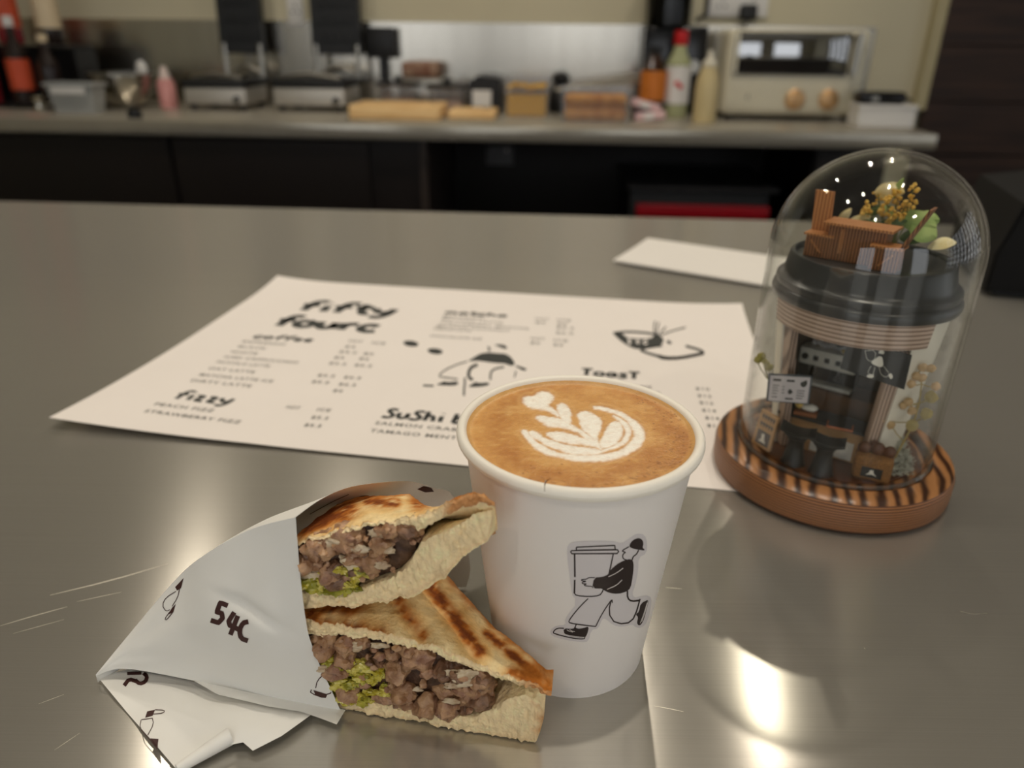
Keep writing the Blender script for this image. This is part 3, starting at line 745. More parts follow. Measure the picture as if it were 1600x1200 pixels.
# loose flap of the sheet on the counter
flap = [(152, 1057), (200, 1046), (300, 1060), (400, 1080), (480, 1092), (528, 1100), (534, 1109), (524, 1131), (486, 1117), (440, 1150), (395, 1173), (380, 1160), (358, 1164), (345, 1152), (320, 1172), (300, 1196), (274, 1200), (245, 1166), (200, 1115)]
def flap_map(p):
    q = onz(p[0], p[1], 0)
    ex = min(1, max(0, (p[1] - 1040) / 60))
    z = .0016 + .0035 * math.exp(-(((p[0] - 380) / 90) ** 2 + ((p[1] - 1130) / 40) ** 2)) + .0012 * noise.noise(Vector((p[0] * .012, p[1] * .02, 1)))
    return tuple(onz(p[0], p[1], max(z, .0006)))
fb = MB(); p_fill(fb, flap, flap_map, smooth=0, step=14); wflap = fb.build('loose_flap', m_wrap, wr_, recalc=False)
cu = []
for (x0, y0), (x1, y1), in [((274, 1200), (345, 1153))]:
    A_, B_ = onz(x0 + 2, y0 + 4, .001), onz(x1 + 14, y1 + 4, .001)
    ax = (B_ - A_) / np.linalg.norm(B_ - A_); nx = np.array([-ax[1], ax[0], 0])
    def curl(u, t):
        a = -.6 + t * 4.4; r = .0028 * (.55 + .45 * u)
        p = A_ + (B_ - A_) * (u * 1.0) + nx * (r * math.cos(a) - .001) + np.array([0, 0, r + r * math.sin(a)])
        return tuple(p)
    MB().grid(curl, 16, 20).build('curled_corner', m_wrap, wr_, recalc=False)
c2_ = MB()
p_fill(c2_, [(300, 1062), (400, 1084), (470, 1098), (540, 1109), (526, 1132), (500, 1122), (470, 1112), (420, 1104), (340, 1085)], lambda p: tuple(onz(p[0], p[1], .0068 - .0045 * (p[0] - 300) / 240)), smooth=0, step=16)
c2_.build('fold_under', m_wrap, wr_, recalc=False)
# print on the paper, laid on the sheet
def bvh_of(*obs):
    v, f = [], []
    for o in obs:
        k = len(v); v += [q.co.copy() for q in o.data.vertices]; f += [[i + k for i in p.vertices] for p in o.data.polygons]
    return BVHTree.FromPolygons(v, f)
def sheet_map(bvh, off=.00012):
    def f(p):
        d = Vector(ray(p[0], p[1])).normalized(); h = bvh.ray_cast(Vector(CAM), d)
        if h[0] is None: return tuple(onz(p[0], p[1], .003))
        n = h[1]; n = n if n.dot(d) < 0 else -n
        return tuple(h[0] + n * off)
    return f
g1 = lambda pts: [(140 + a * .3918, 730 + b * .3917) for a, b in pts]
m_brown = M('print_brown', rgb(62, 30, 26), .55, var=.05)
fmap = sheet_map(bvh_of(wfront)); pr = MB()
for pts in [[(552, 552), (522, 540), (508, 578), (528, 582), (531, 602), (515, 620), (484, 610)], [(578, 578), (548, 625), (594, 646)], [(592, 592), (562, 668)], [(634, 616), (612, 620), (598, 650), (604, 682), (632, 692)]]:
    p_stroke(pr, g1(pts), 7.6, fmap, step=2, smooth=0 if pts[0][0] < 560 else 1)
pr.build('printed_lettering', m_brown, wr_, recalc=False, smooth=False)
pr = MB()
for pts, w in [([(345, 495), (305, 520), (290, 550), (305, 575), (322, 568)], 1.2), ([(360, 485), (352, 520), (330, 555)], 1.2), ([(322, 575), (300, 605), (308, 610), (335, 575)], 1.3), ([(925, 800), (938, 822), (908, 850), (902, 880)], 1.5), ([(962, 868), (966, 900), (946, 905)], 1.5), ([(885, 886), (880, 900), (940, 922), (946, 905)], 1.5)]:
    p_stroke(pr, g1(pts), w, fmap, step=2, smooth=1)
for pts in [[(342, 478), (376, 442), (366, 482), (350, 492)], [(330, 560), (345, 545), (335, 578), (314, 588)], [(893, 888), (945, 904), (940, 920), (900, 906)]]:
    p_fill(pr, g1(pts), fmap, smooth=0, step=5)
pr.build('printed_figure', m_brown, wr_, recalc=False, smooth=False)
fmap2 = sheet_map(bvh_of(wflap)); pr = MB()
for pts, w in [([(138, 872), (158, 845), (188, 856)], 6), ([(182, 850), (200, 866), (224, 856), (230, 834), (214, 822)], 6), ([(150, 824), (206, 822)], 5), ([(205, 1010), (200, 1040), (225, 1070), (246, 1092)], 1.2), ([(250, 1000), (256, 1025), (232, 1070)], 1.2), ([(206, 1008), (250, 1002)], 1.2), ([(262, 968), (300, 970), (295, 982), (250, 986)], 1.3)]:
    p_stroke(pr, g1(pts), w, fmap2, step=2.5, smooth=1)
for pts in [[(230, 975), (262, 968), (252, 992), (222, 1000)], [(236, 1082), (275, 1085), (270, 1128), (254, 1106)]]:
    p_fill(pr, g1(pts), fmap2, smooth=0, step=5)
pr.build('printed_figure', m_brown, wr_, recalc=False, smooth=False)
fmap3 = sheet_map(bvh_of(wback)); pr = MB()
p_fill(pr, [(652, 764), (662, 759), (674, 762), (678, 768), (664, 769)], fmap3, smooth=0, step=5)
p_stroke(pr, [(556, 779), (566, 775), (576, 775)], 2.4, fmap3, step=3); p_stroke(pr, [(484, 803), (520, 783), (545, 772)], 1.0, fmap3, step=3)
pr.build('printed_figure', m_brown, wr_, recalc=False, smooth=False)
# ------------------------------------------------------------------ printed menu sheet
MO = np.array([-.2196, .6708, 0]); MA = -.1508
MX = np.array([math.cos(MA), math.sin(MA), 0]); MY = np.array([-math.sin(MA), math.cos(MA), 0])
MW, MH = .420, .297
def menu_z(a, b):
    """height of the sheet: front left and back corners lift a little"""
    l = math.hypot(a - 0, b + MH); z = .0007 + .0065 * max(0, 1 - l / .16) ** 2
    z += .003 * max(0, 1 - math.hypot(a - MW, b) / .07) ** 2 + .0035 * max(0, 1 - math.hypot(a, b) / .06) ** 2
    z += .0016 * max(0, 1 - abs(b + MH) / .05) ** 2 * max(0, 1 - abs(a - .12) / .16)
    return z
def menu_pt(a, b, off=0.0):
    p = MO + MX * a + MY * b; return (p[0], p[1], menu_z(a, b) + off)
def menu_ab(px, py):
    z = .0008
    for _ in range(3):
        p = onz(px, py, z) - MO; a, b = float(p @ MX), float(p @ MY); z = menu_z(a, b)
    return a, b
m_paper = M('menu_paper', rgb(238, 231, 225), .6, var=.012, vscale=20)
menu = thing('menu_sheet', 'white printed menu sheet lying behind the cup on the steel', 'menu', tuple(MO + MX * MW / 2 - MY * MH / 2))
mp_ = MB()
NU, NV = 70, 50
for lay in (0, -.00025): mp_.grid(lambda u, v: menu_pt(u * MW, -v * MH, lay), NU, NV)
k = (NU + 1) * (NV + 1); rim_ = [i * (NV + 1) for i in range(NU + 1)] + [NU * (NV + 1) + j for j in range(1, NV + 1)] + [i * (NV + 1) + NV for i in range(NU - 1, -1, -1)] + [j for j in range(NV - 1, 0, -1)]
mp_.f += [(rim_[i], rim_[(i + 1) % len(rim_)], rim_[(i + 1) % len(rim_)] + k, rim_[i] + k) for i in range(len(rim_))]
mp_.build('sheet', m_paper, menu)
m_mink = M('menu_ink', rgb(52, 54, 52), .6, var=.04); m_mink2 = M('menu_ink_small', rgb(70, 70, 66), .6, var=.04)
def text_shape(txt):
    c = bpy.data.curves.new('lettering', 'FONT'); c.body = txt; c.size = 1; c.resolution_u = 2; c.space_character = 1.12; c.offset = .012
    o = bpy.data.objects.new('lettering', c); COL.objects.link(o)
    me = o.to_mesh(); v = [(q.co.x, q.co.y) for q in me.vertices]; f = [tuple(p.vertices) for p in me.polygons]
    o.to_mesh_clear(); bpy.data.objects.remove(o, do_unlink=True); bpy.data.curves.remove(c)
    return v, f
def menu_text(mb, txt, p0, p1, h):
    v, f = text_shape(txt)
    a0, b0 = menu_ab(*p0); a1, _ = menu_ab(*p1)
    x0 = min(q[0] for q in v); x1 = max(q[0] for q in v); k = (a1 - a0) / (x1 - x0)
    mb.add([menu_pt(a0 + (q[0] - x0) * k, b0 + q[1] * h / .72, .00012) for q in v], f)
GL = {  # brush-letter strokes in a unit box
 'f': ([[(.75, .95), (.55, 1.02), (.38, .85), (.34, .4), (.30, .0)], [(.12, .55), (.62, .58)]], .62), 'i': ([[(.25, .6), (.24, .3), (.28, .02)], [(.25, .86), (.27, .9)]], .36),
 't': ([[(.36, .95), (.32, .4), (.42, .04), (.62, .08)], [(.1, .62), (.66, .66)]], .6), 'y': ([[(.12, .62), (.2, .3), (.42, .24), (.6, .4)], [(.66, .66), (.6, .2), (.4, -.22), (.12, -.18)]], .7),
 'o': ([[(.4, .62), (.16, .5), (.12, .2), (.36, .02), (.62, .18), (.62, .48), (.4, .62)]], .7), 'u': ([[(.14, .62), (.14, .2), (.34, .04), (.56, .2), (.6, .6)], [(.6, .6), (.6, .05)]], .7),
 'r': ([[(.18, .62), (.2, .02)], [(.2, .38), (.36, .6), (.58, .56)]], .58), 'c': ([[(.62, .52), (.4, .64), (.16, .45), (.16, .15), (.38, .0), (.64, .1)]], .66),
 'e': ([[(.16, .32), (.6, .36), (.52, .6), (.28, .6), (.14, .32), (.3, .02), (.6, .1)]], .66), 'm': ([[(.12, .62), (.14, .02)], [(.14, .4), (.3, .62), (.42, .5), (.42, .02)], [(.42, .42), (.6, .62), (.72, .5), (.74, .02)]], .86),
 'a': ([[(.6, .56), (.32, .62), (.14, .34), (.28, .04), (.52, .16), (.6, .56)], [(.6, .6), (.62, .04)]], .7), 'h': ([[(.16, .98), (.16, .02)], [(.16, .4), (.38, .6), (.54, .42), (.56, .02)]], .66),
 's': ([[(.58, .56), (.34, .64), (.2, .48), (.42, .32), (.54, .16), (.34, .0), (.1, .08)]], .62), 'S': ([[(.66, .86), (.36, .96), (.2, .72), (.46, .48), (.6, .2), (.34, .0), (.06, .1)]], .68),
 'z': ([[(.14, .58), (.56, .6), (.16, .06), (.62, .04)]], .64), 'b': ([[(.18, .98), (.16, .04)], [(.16, .4), (.4, .58), (.6, .34), (.44, .04), (.16, .06)]], .66), 'g': ([[(.58, .56), (.3, .6), (.14, .34), (.32, .1), (.58, .3)], [(.6, .6), (.58, -.1), (.34, -.28), (.12, -.18)]], .68),
 'l': ([[(.2, .98), (.2, .06), (.34, .02)]], .36), ' ': ([], .4),
 'T': ([[(.06, .9), (.7, .94)], [(.38, .92), (.36, .0)]], .72)}
def brush(mb, txt, p0, p1, h, w):
    adv = sum(GL[c][1] for c in txt); a0, b0 = menu_ab(*p0); a1, _ = menu_ab(*p1); k = (a1 - a0) / adv; x = 0
    for c in txt:
        for st in GL[c][0]:
            p_stroke(mb, [((x + q[0]) * k, q[1] * h) for q in st], w, lambda p: menu_pt(a0 + p[0], b0 + p[1], .00012), step=.0012, smooth=2)
        x += GL[c][1]
lg = MB(); brush(lg, 'fifty', (458, 484), (612, 492), .025, .0072); brush(lg, 'fourc', (420, 508), (585, 519), .024, .0072)
lg.build('logo_lettering', m_mink, menu, recalc=False, smooth=False)
for txt, p0, p1, h, w in [('coffee', (392, 528), (487, 534), .0085, .0026), ('matcha', (694, 490), (790, 497), .0088, .0026), ('fizzy', (266, 622), (358, 631), .0125, .0030), ('SuShi bagel', (594, 652), (800, 668), .0125, .0030), ('ToasT', (906, 586), (1000, 590), .0120, .0030)]:
    h_ = MB(); brush(h_, txt, p0, p1, h, w); h_.build('section_heading', m_mink, menu, recalc=False, smooth=False)
body = [('ESPRESSO', (378, 535), (446, 539)), ('BLACK', (371, 543), (415, 546)), ('WHITE', (358, 551), (401, 554)), ('ICED CAPPUCCINO', (349, 559), (467, 566)), ('PICCOLO LATTE', (337, 567), (421, 573)), ('OAT LATTE', (324, 577), (398, 582)), ('MATCHA LATTE ICE', (310, 587), (428, 595)), ('DIRTY LATTE', (297, 596), (394, 603)),
        ('PEACH FIZZ', (240, 633), (337, 640)), ('STRAWBERRY FIZZ', (224, 644), (381, 656)),
        ('SALMON CRAB', (585, 663), (715, 671)), ('TAMAGO MENTAIKO', (577, 675), (760, 688)),
        ('MATCHA', (692, 495), (756, 499)), ('MATCHA LATTE', (690, 500), (785, 505)), ('STRAWBERRY MATCHA', (687, 506), (828, 512)), ('MATCHA COCONUT', (682, 511), (797, 517)), ('HOJICHA LATTE', (677, 515), (735, 519)), ('CHOCOLATE ICE', (671, 526), (752, 531)), ('SALMON ROE', (960, 603), (1018, 605)), ('EGG MAYO', (985, 613), (1032, 616))]
for txt, p0, p1 in body:
    b_ = MB(); menu_text(b_, txt, p0, p1, .0040); b_.build('menu_line', m_mink2, menu, recalc=False, smooth=False)
prices = [((544, 534), 'HOT'), ((580, 537), 'ICE'), ((538, 543), '$4'), ((529, 551), '$4.5'), ((567, 554), '$5'), ((521, 560), '$5'), ((560, 562), '$6'), ((513, 569), '$5.5'), ((553, 572), '$6.5'), ((495, 588), '$5.5'), ((536, 591), '$6.5'), ((486, 598), '$5.5'), ((528, 602), '$6.5'), ((519, 612), '$6'),
          ((446, 638), 'HOT'), ((494, 642), 'ICE'), ((485, 654), '$5.5'), ((474, 666), '$5.5'),
          ((836, 499), 'HOT'), ((870, 501), 'ICE'), ((836, 505), '$5'), ((870, 507), '$6'), ((869, 513), '$6.5'), ((868, 521), '$6.5'), ((829, 530), 'HOT'), ((865, 533), 'ICE'), ((828, 537), '$6'), ((864, 540), '$6'),
          ((1087, 609), '$10'), ((1090, 620), '$12'), ((1093, 631), '$12'), ((1097, 643), '$14'), ((1102, 655), '$14'), ((1105, 667), '$14')]
for (x, y), txt in prices:
    b_ = MB(); menu_text(b_, txt, (x, y), (x + 4 + 6.0 * len(txt), y + .6), .0040); b_.build('price', m_mink2, menu, recalc=False, smooth=False)
def mfn(p): a, b = menu_ab(*p); return menu_pt(a, b, .00012)
g6 = lambda pts: [(640 + a * .125, 520 + b * .125) for a, b in pts]
ig = MB()
for pts in [[(720, 360), (800, 310), (880, 262), (990, 245), (1100, 258), (1200, 262), (1260, 300), (1300, 350), (1320, 400), (1270, 415), (1225, 400), (1190, 385), (1050, 378), (930, 360), (850, 350)],
            [(1050, 150), (1140, 145), (1200, 160), (1225, 195), (1190, 205), (1130, 180)],
            [(310, 650), (430, 635), (430, 600), (470, 620), (610, 605), (600, 660), (450, 662)], [(720, 670), (830, 640), (820, 610), (860, 632), (1000, 620), (990, 662), (800, 684)],
            [(1370, 440), (1420, 430), (1470, 460), (1440, 478), (1380, 460)]]:
    p_fill(ig, g6(pts), mfn, smooth=1, step=8)
for pts, w in [([(720, 360), (600, 395), (450, 460), (350, 545), (440, 560), (600, 580)], 2), ([(850, 400), (770, 430), (735, 500), (740, 560), (790, 590)], 5), ([(1180, 430), (1060, 450), (1010, 500), (1010, 590)], 3), ([(1330, 480), (1310, 560)], 2), ([(690, 560), (690, 650), (680, 700), (680, 790)], 3), ([(980, 175), (1000, 200), (990, 235)], 3), ([(1330, 420), (1400, 440)], 3), ([(170, 660), (300, 665)], 3)]:
    p_stroke(ig, g6(pts), w, mfn, step=4, smooth=1)
ig.build('running_figure_drawing', m_mink, menu, recalc=False, smooth=False)
for c in ((642, 537), (680, 549)):
    b_ = MB(); p_fill(b_, [(c[0] + 12 * math.cos(t), c[1] + 4.6 * math.sin(t) + 1.2 * math.cos(t)) for t in np.linspace(0, 2 * math.pi, 14, endpoint=False)], mfn, smooth=0, step=6); b_.build('coffee_bean_drawing', m_mink, menu, recalc=False, smooth=False)
g5 = lambda pts: [(890 + a * .18125, 480 + b * .18132) for a, b in pts]
ig = MB()
for pts in [[(370, 225), (430, 212), (470, 240), (500, 268), (700, 275), (730, 240), (790, 250), (815, 285), (790, 330), (720, 350), (600, 365), (530, 350), (450, 300)], [(830, 285), (870, 290), (885, 315), (850, 322)]]:
    p_fill(ig, g5(pts), mfn, smooth=1, step=8)
for pts, w in [([(375, 225), (500, 210), (700, 225), (780, 250)], 3.5), ([(610, 370), (680, 400), (760, 420), (800, 442), (900, 445), (1050, 420), (1160, 395), (1130, 370), (1000, 335)], 4.0), ([(760, 420), (830, 440), (950, 440), (1160, 398)], 5), ([(615, 365), (700, 345), (800, 335)], 2.5), ([(735, 230), (725, 170), (740, 120)], 2.2), ([(745, 230), (770, 130)], 2.2), ([(770, 235), (830, 170)], 2.2), ([(790, 240), (900, 200), (1000, 175)], 2.2)]:
    p_stroke(ig, g5(pts), w, mfn, step=4, smooth=1)
ig.build('toast_drawing', m_mink, menu, recalc=False, smooth=False)
ig = MB()
for pts in [[(530, 280), (505, 280), (505, 296), (525, 300), (520, 318), (500, 316)], [(590, 282), (570, 305), (600, 308)], [(598, 285), (594, 322)], [(672, 288), (640, 290), (640, 318), (672, 320)]]:
    p_stroke(ig, g5(pts), 2.2, lambda p: tuple(np.array(mfn(p)) + [0, 0, .0001]), step=3, smooth=1)
ig.build('drawing_lettering', m_paper, menu, recalc=False, smooth=False)

# ------------------------------------------------------------------ blank card further back
A_, B_, D_ = onz(958, 412), onz(1012, 375), onz(1196, 451)
dx_ = (D_ - A_) / np.linalg.norm(D_ - A_); dy_ = B_ - A_
m_card = M('card_paper', rgb(232, 228, 222), .6, var=.012, vscale=20)
cardL = .27
cm = MB()
def card_pt(u, v, z): p = A_ + dx_ * cardL * u + dy_ * v; return (p[0], p[1], z + .0016 * (1 - v) ** 2 * (1 - .3 * u))
for z in (.0024, .0008): cm.grid(lambda u, v: card_pt(u, v, z), 24, 8)
k = 25 * 9; rim_ = [i * 9 for i in range(25)] + [24 * 9 + j for j in range(1, 9)] + [i * 9 + 8 for i in range(23, -1, -1)] + [j for j in range(7, 0, -1)]
cm.f += [(rim_[i], rim_[(i + 1) % len(rim_)], rim_[(i + 1) % len(rim_)] + k, rim_[i] + k) for i in range(len(rim_))]
tag(cm.build('blank_card', m_card), 'blank white sheet lying on the steel behind the glass dome', 'paper')

# ------------------------------------------------------------------ black terminal at the right edge
tdir = np.array([.54, .84, 0]); pb = onz(1535, 463)
tm = rthing('payment_terminal', 'black slanted device at the right edge of the counter', 'device', float(pb @ E1) + .1, float(pb @ E2), 0)
nrm = np.array([.30, .954, 0]); sd = np.array([.954, -.30, 0])
def tpl(px, py): P = onpl(px, py, pb, nrm); return float((P - pb) @ sd), float(P[2])
poly = [tpl(1536, 462), tpl(1538, 398), tpl(1602, 318), tpl(1700, 310), tpl(1740, 330)]
poly = [(max(a, 0), b) for a, b in poly]; poly[0] = (0, .006); poly.append((poly[-1][0] + .01, .006))
def tq(off): return lambda p: tuple(pb + sd * p[0] + nrm * off + np.array([0, 0, p[1]]))
m_term = M('terminal_black', rgb(12, 12, 13), .6, var=.06, spec=.2)
MB().prism(poly, tq(.0), tq(.16)).build('housing', m_term, tm, smooth=False)
MB().prism([(p[0] * .98 + .002, p[1] * .9 + .004) for p in poly], tq(-.004), tq(-.0002)).build('side_cover', m_term, tm, smooth=False)
MB().prism([(.01, .0005), (.01, .0058), (poly[-1][0] - .01, .0058), (poly[-1][0] - .01, .0005)], tq(.01), tq(.15)).build('foot', m_black, tm, smooth=False)
# ------------------------------------------------------------------ glass dome with a miniature cafe
DC = np.array([.1666, .3404, 0]); DR, DH, DBR, DBZ = .0461, .1650, .0581, .0185
DF = DC[:2] / np.linalg.norm(DC[:2]); DB_ = np.array([DF[0], DF[1], 0]); DX_ = np.array([DF[1], -DF[0], 0])   # back, right
DM = Matrix(((DX_[0], DB_[0], 0, DC[0]), (DX_[1], DB_[1], 0, DC[1]), (0, 0, 1, 0), (0, 0, 0, 1)))
def pd(px, py, v):
    P = onpl(px, py, DC + DB_ * v, DB_); return float((P - DC) @ DX_), float(P[2])
dome = thing('dome_display', 'glass dome on a round wooden base with a miniature cafe inside', 'ornament', tuple(DC))
def db(mb, name, mat, parent=dome, smooth=True, **k): return mb.build(name, mat, parent, xf=DM, smooth=smooth, **k)
# burnt pine base: grain bands as colour of the timber
def wood(name, c1, c2, scale, rot=0.0, rough=.4, dist=3.0, sc=(1, 1, 1), bump=.3, axis='X', pos=(.25, .7)):
    mt = bpy.data.materials.new(name); mt.use_nodes = True; nt = mt.node_tree; b = nt.nodes['Principled BSDF']; L = nt.links.new
    t = nt.nodes.new('ShaderNodeTexCoord'); mp = nt.nodes.new('ShaderNodeMapping'); mp.inputs['Rotation'].default_value = (0, 0, rot); mp.inputs['Scale'].default_value = sc
    w = nt.nodes.new('ShaderNodeTexWave'); w.bands_direction = axis; w.inputs['Scale'].default_value = scale; w.inputs['Distortion'].default_value = dist; w.inputs['Detail'].default_value = 2.5; w.inputs['Detail Scale'].default_value = 1.2
    r = nt.nodes.new('ShaderNodeValToRGB'); r.color_ramp.elements[0].position = pos[0]; r.color_ramp.elements[1].position = pos[1]
    r.color_ramp.elements[0].color = c2; r.color_ramp.elements[1].color = c1
    L(t.outputs['Object'], mp.inputs[0]); L(mp.outputs[0], w.inputs['Vector']); L(w.outputs['Fac'], r.inputs[0]); L(r.outputs[0], b.inputs['Base Color'])
    bp = nt.nodes.new('ShaderNodeBump'); bp.inputs['Strength'].default_value = bump; bp.inputs['Distance'].default_value = .0006; L(w.outputs['Fac'], bp.inputs['Height']); L(bp.outputs[0], b.inputs['Normal'])
    b.inputs['Roughness'].default_value = rough; return mt
m_base = wood('burnt_pine_side', rgb(158, 106, 64), rgb(88, 52, 30), 230, 0, .4, .8, (.12, .12, 1), .35, 'Z')
m_basetop = wood('burnt_pine_top', rgb(164, 114, 70), rgb(58, 33, 19), 58, .75, .34, 4.2, (1, .30, 1), .35, 'X', (.08, .82))
bs_ = db(MB().lathe([(0, .0010), (DBR - .003, .0010), (DBR - .0006, .0022), (DBR, .005), (DBR, DBZ - .005), (DBR - .001, DBZ - .0018)], n=96, cap=False), 'wooden_base', m_base)
db(MB().lathe([(DBR - .001, DBZ - .0018), (DBR - .0035, DBZ), (DR + .0012, DBZ), (DR + .0008, DBZ - .003), (DR - .003, DBZ - .003), (DR - .0032, DBZ - .0005), (0, DBZ - .0005)], n=96, cap=False), 'base_top', m_basetop, bs_)
m_glass = clear_glass('dome_glass', (.975, .98, .97, 1))
gp = []
for rr_, sgn in ((DR, 1), (DR - .0014, -1)):
    pts = [(rr_, z) for z in np.linspace(DBZ - .0025, DH - DR, 8)] + [(rr_ * math.cos(a), DH - DR + rr_ * math.sin(a)) for a in np.linspace(.06, math.pi / 2, 24)]
    pts[-1] = (0.0, pts[-1][1]); gp.append(pts)
db(MB().lathe(gp[0] , n=96, cap=False), 'glass_dome', m_glass)
db(MB().lathe(gp[1], n=96, cap=False), 'glass_inner_wall', m_glass)
db(MB().lathe([(DR - .0015, DBZ), (DR + .0006, DBZ), (DR + .0008, DBZ + .0012), (DR, DBZ + .002), (DR - .0012, DBZ + .0015)], n=96, cap=False), 'glass_foot_ring', clear_glass('foot_glass', (.80, .74, .60, 1), .05, 1.6, .06))
# the small cup with its front cut open
CZ0 = DBZ; CT = .0985; r0, r1 = .0300, .0385
def mr(z): return r0 + (r1 - r0) * (z - CZ0) / (CT - CZ0)
m_mini = M('mini_cup_paper', rgb(226, 220, 206), .55, var=.02, vscale=60)
oa = (math.radians(-90 - 60), math.radians(-90 + 40))           # opening towards the camera
def shell(u, t):
    a = oa[1] + (2 * math.pi - (oa[1] - oa[0])) * u; z = CZ0 + (CT - CZ0) * t; return (mr(z) * math.cos(a), mr(z) * math.sin(a), z)
def shell_in(u, t): x, y, z = shell(u, t); return (x * .972, y * .972, z)
ms = MB().grid(shell, 60, 6); ms.grid(shell_in, 60, 6); n7 = 61 * 7
ms.f += [(j, j + 1, n7 + j + 1, n7 + j) for j in range(6)] + [(60 * 7 + j, 60 * 7 + j + 1, n7 + 60 * 7 + j + 1, n7 + 60 * 7 + j) for j in range(6)]
db(ms, 'small_cup', m_mini)
m_dark_in = M('cafe_wall', rgb(84, 66, 54), .7, var=.1, vscale=100)
db(MB().grid(lambda u, t: tuple(np.array(shell(u, t)) * [.90, .90, 1] - [0, 0, 0]), 50, 5), 'cafe_inner_wall', m_dark_in)
m_stripwood = wood('strip_wood', rgb(196, 172, 156), rgb(128, 104, 90), 150, 0, .6, .5, (.1, .1, 1), .3, 'Z', (.1, .5))
m_stripv = wood('strip_wood_upright', rgb(186, 160, 142), rgb(112, 88, 74), 170, 0, .6, .4, (1, 1, .05), .3, 'X', (.1, .55))
def band(u, t):
    a = oa[0] - .12 + (oa[1] - oa[0] + .30) * u; z = .0852 + .0133 * t; r = mr(z) + .0016; return (r * math.cos(a), r * math.sin(a), z)
bb = MB().grid(band, 40, 3); bb.grid(lambda u, t: tuple(np.array(band(u, t)) * [.965, .965, 1]), 40, 3)
db(bb, 'fascia_band', m_stripwood)
for a, nm in ((oa[0], 0), (oa[1], 1)):
    pm = MB()
    for k in range(2):
        aa = a + (.02 + .10 * k) * (1 if nm == 0 else -1)
        q = []
        for z in (CZ0 + .001, .083):
            for rr_ in (mr(z) - .0010, mr(z) - .0050):
                for da in (-.055, .055): q.append((rr_ * math.cos(aa + da), rr_ * math.sin(aa + da), z))
        pm.add(q, [(0, 1, 3, 2), (4, 6, 7, 5), (0, 4, 5, 1), (2, 3, 7, 6), (0, 2, 6, 4), (1, 5, 7, 3)])
    db(pm, 'door_post', m_stripv, smooth=False)
# lid
m_lid = M('lid_plastic', rgb(44, 46, 48), .28, var=.05, vscale=80)
db(MB().lathe([(0, CT - .002), (.0385, CT - .002), (.0412, CT - .001), (.0418, CT + .001), (.0414, CT + .003), (.0400, CT + .0042), (.0406, CT + .0058), (.0404, CT + .0075), (.0386, CT + .0085), (.0374, CT + .0105), (.0358, CT + .0178), (.0350, CT + .0190), (.0338, CT + .0192), (.0330, CT + .0182), (.0328, CT + .0172), (0, CT + .0172)], n=96, cap=False), 'cup_lid', m_lid)
LZ = CT + .0172
# miniature table and two chairs on the lid
m_mw = wood('mini_wood', rgb(158, 104, 62), rgb(92, 54, 30), 300, 0, .6, .4, (1, 1, .04), .25); m_mwl = wood('mini_wood_light', rgb(196, 134, 80), rgb(150, 94, 50), 260, 0, .6, .6, (1, .1, 1), .2)
def P3(px, py, v): x, z = pd(px, py, v); return x, z
def lid_xy(px, py):
    P = onz(px, py, LZ) - DC; return float(P @ DX_), float(P @ DB_)
def oriented(ang, ox, oy, oz): return DM @ Matrix.Translation((ox, oy, oz)) @ Matrix.Rotation(ang, 4, 'Z')
FA = math.radians(-14)
def furn(px, py): x, y = lid_xy(px, py); return x, y
tx, ty = furn(1334, 412)
X = oriented(FA, tx, ty + .004, LZ + .0002)
tb = MB().box(-.0125, .0125, -.0045, .0060, 0, .0158).build('mini_table', m_mw, dome, xf=X, smooth=False)
MB().box(-.0152, .0152, -.0065, .0080, .0159, .0170).build('table_top', m_mwl, tb, xf=X, smooth=False)
MB().box(-.0065, -.0052, -.0054, -.0046, .0035, .0145).build('table_brace', m_mwl, tb, xf=X, smooth=False)
for (px, py, flip, lean) in ((1278, 402, 1, -.10), (1381, 424, -1, .45)):
    cx_, cy_ = furn(px, py)
    X = oriented(FA, cx_, cy_ + .0035, LZ + .0002)
    ch = MB().box(-.0058, .0058, -.0045, .0045, 0, .0098).build('mini_chair', m_mw, dome, xf=X, smooth=False)
    MB().box(-.0068, .0068, -.0055, .0050, .0099, .0108).build('chair_seat', m_mwl, ch, xf=X, smooth=False)
    sx = -.0058 * flip
    bk = MB()
    q = [(sx + dx - flip * .0 + (lean * -.0 if z < .012 else math.sin(lean) * .018), y, z) for z in (.0109, .0285) for y in (-.0046, .0046) for dx in (-.0006, .0006)]
    if flip == 1: q = [(sx - .0008 + dx - (.0 if z < .012 else .0012), y + (0), z) for z in (.0109, .0290) for dx in (-.0, .0085) for y in (.0030, .0042)]
    bk.add(q, [(0, 1, 3, 2), (4, 6, 7, 5), (0, 4, 5, 1), (2, 3, 7, 6), (0, 2, 6, 4), (1, 5, 7, 3)])
    bk.build('chair_back', m_mwl if flip == 1 else m_mw, ch, xf=X, smooth=False)
    br = MB(); br.tube([(-.0035 * flip, -.0050, .0078), (.0018 * flip, -.0050, .0022)], .0005, 4); br.build('chair_brace', m_mwl, ch, xf=X, smooth=False)
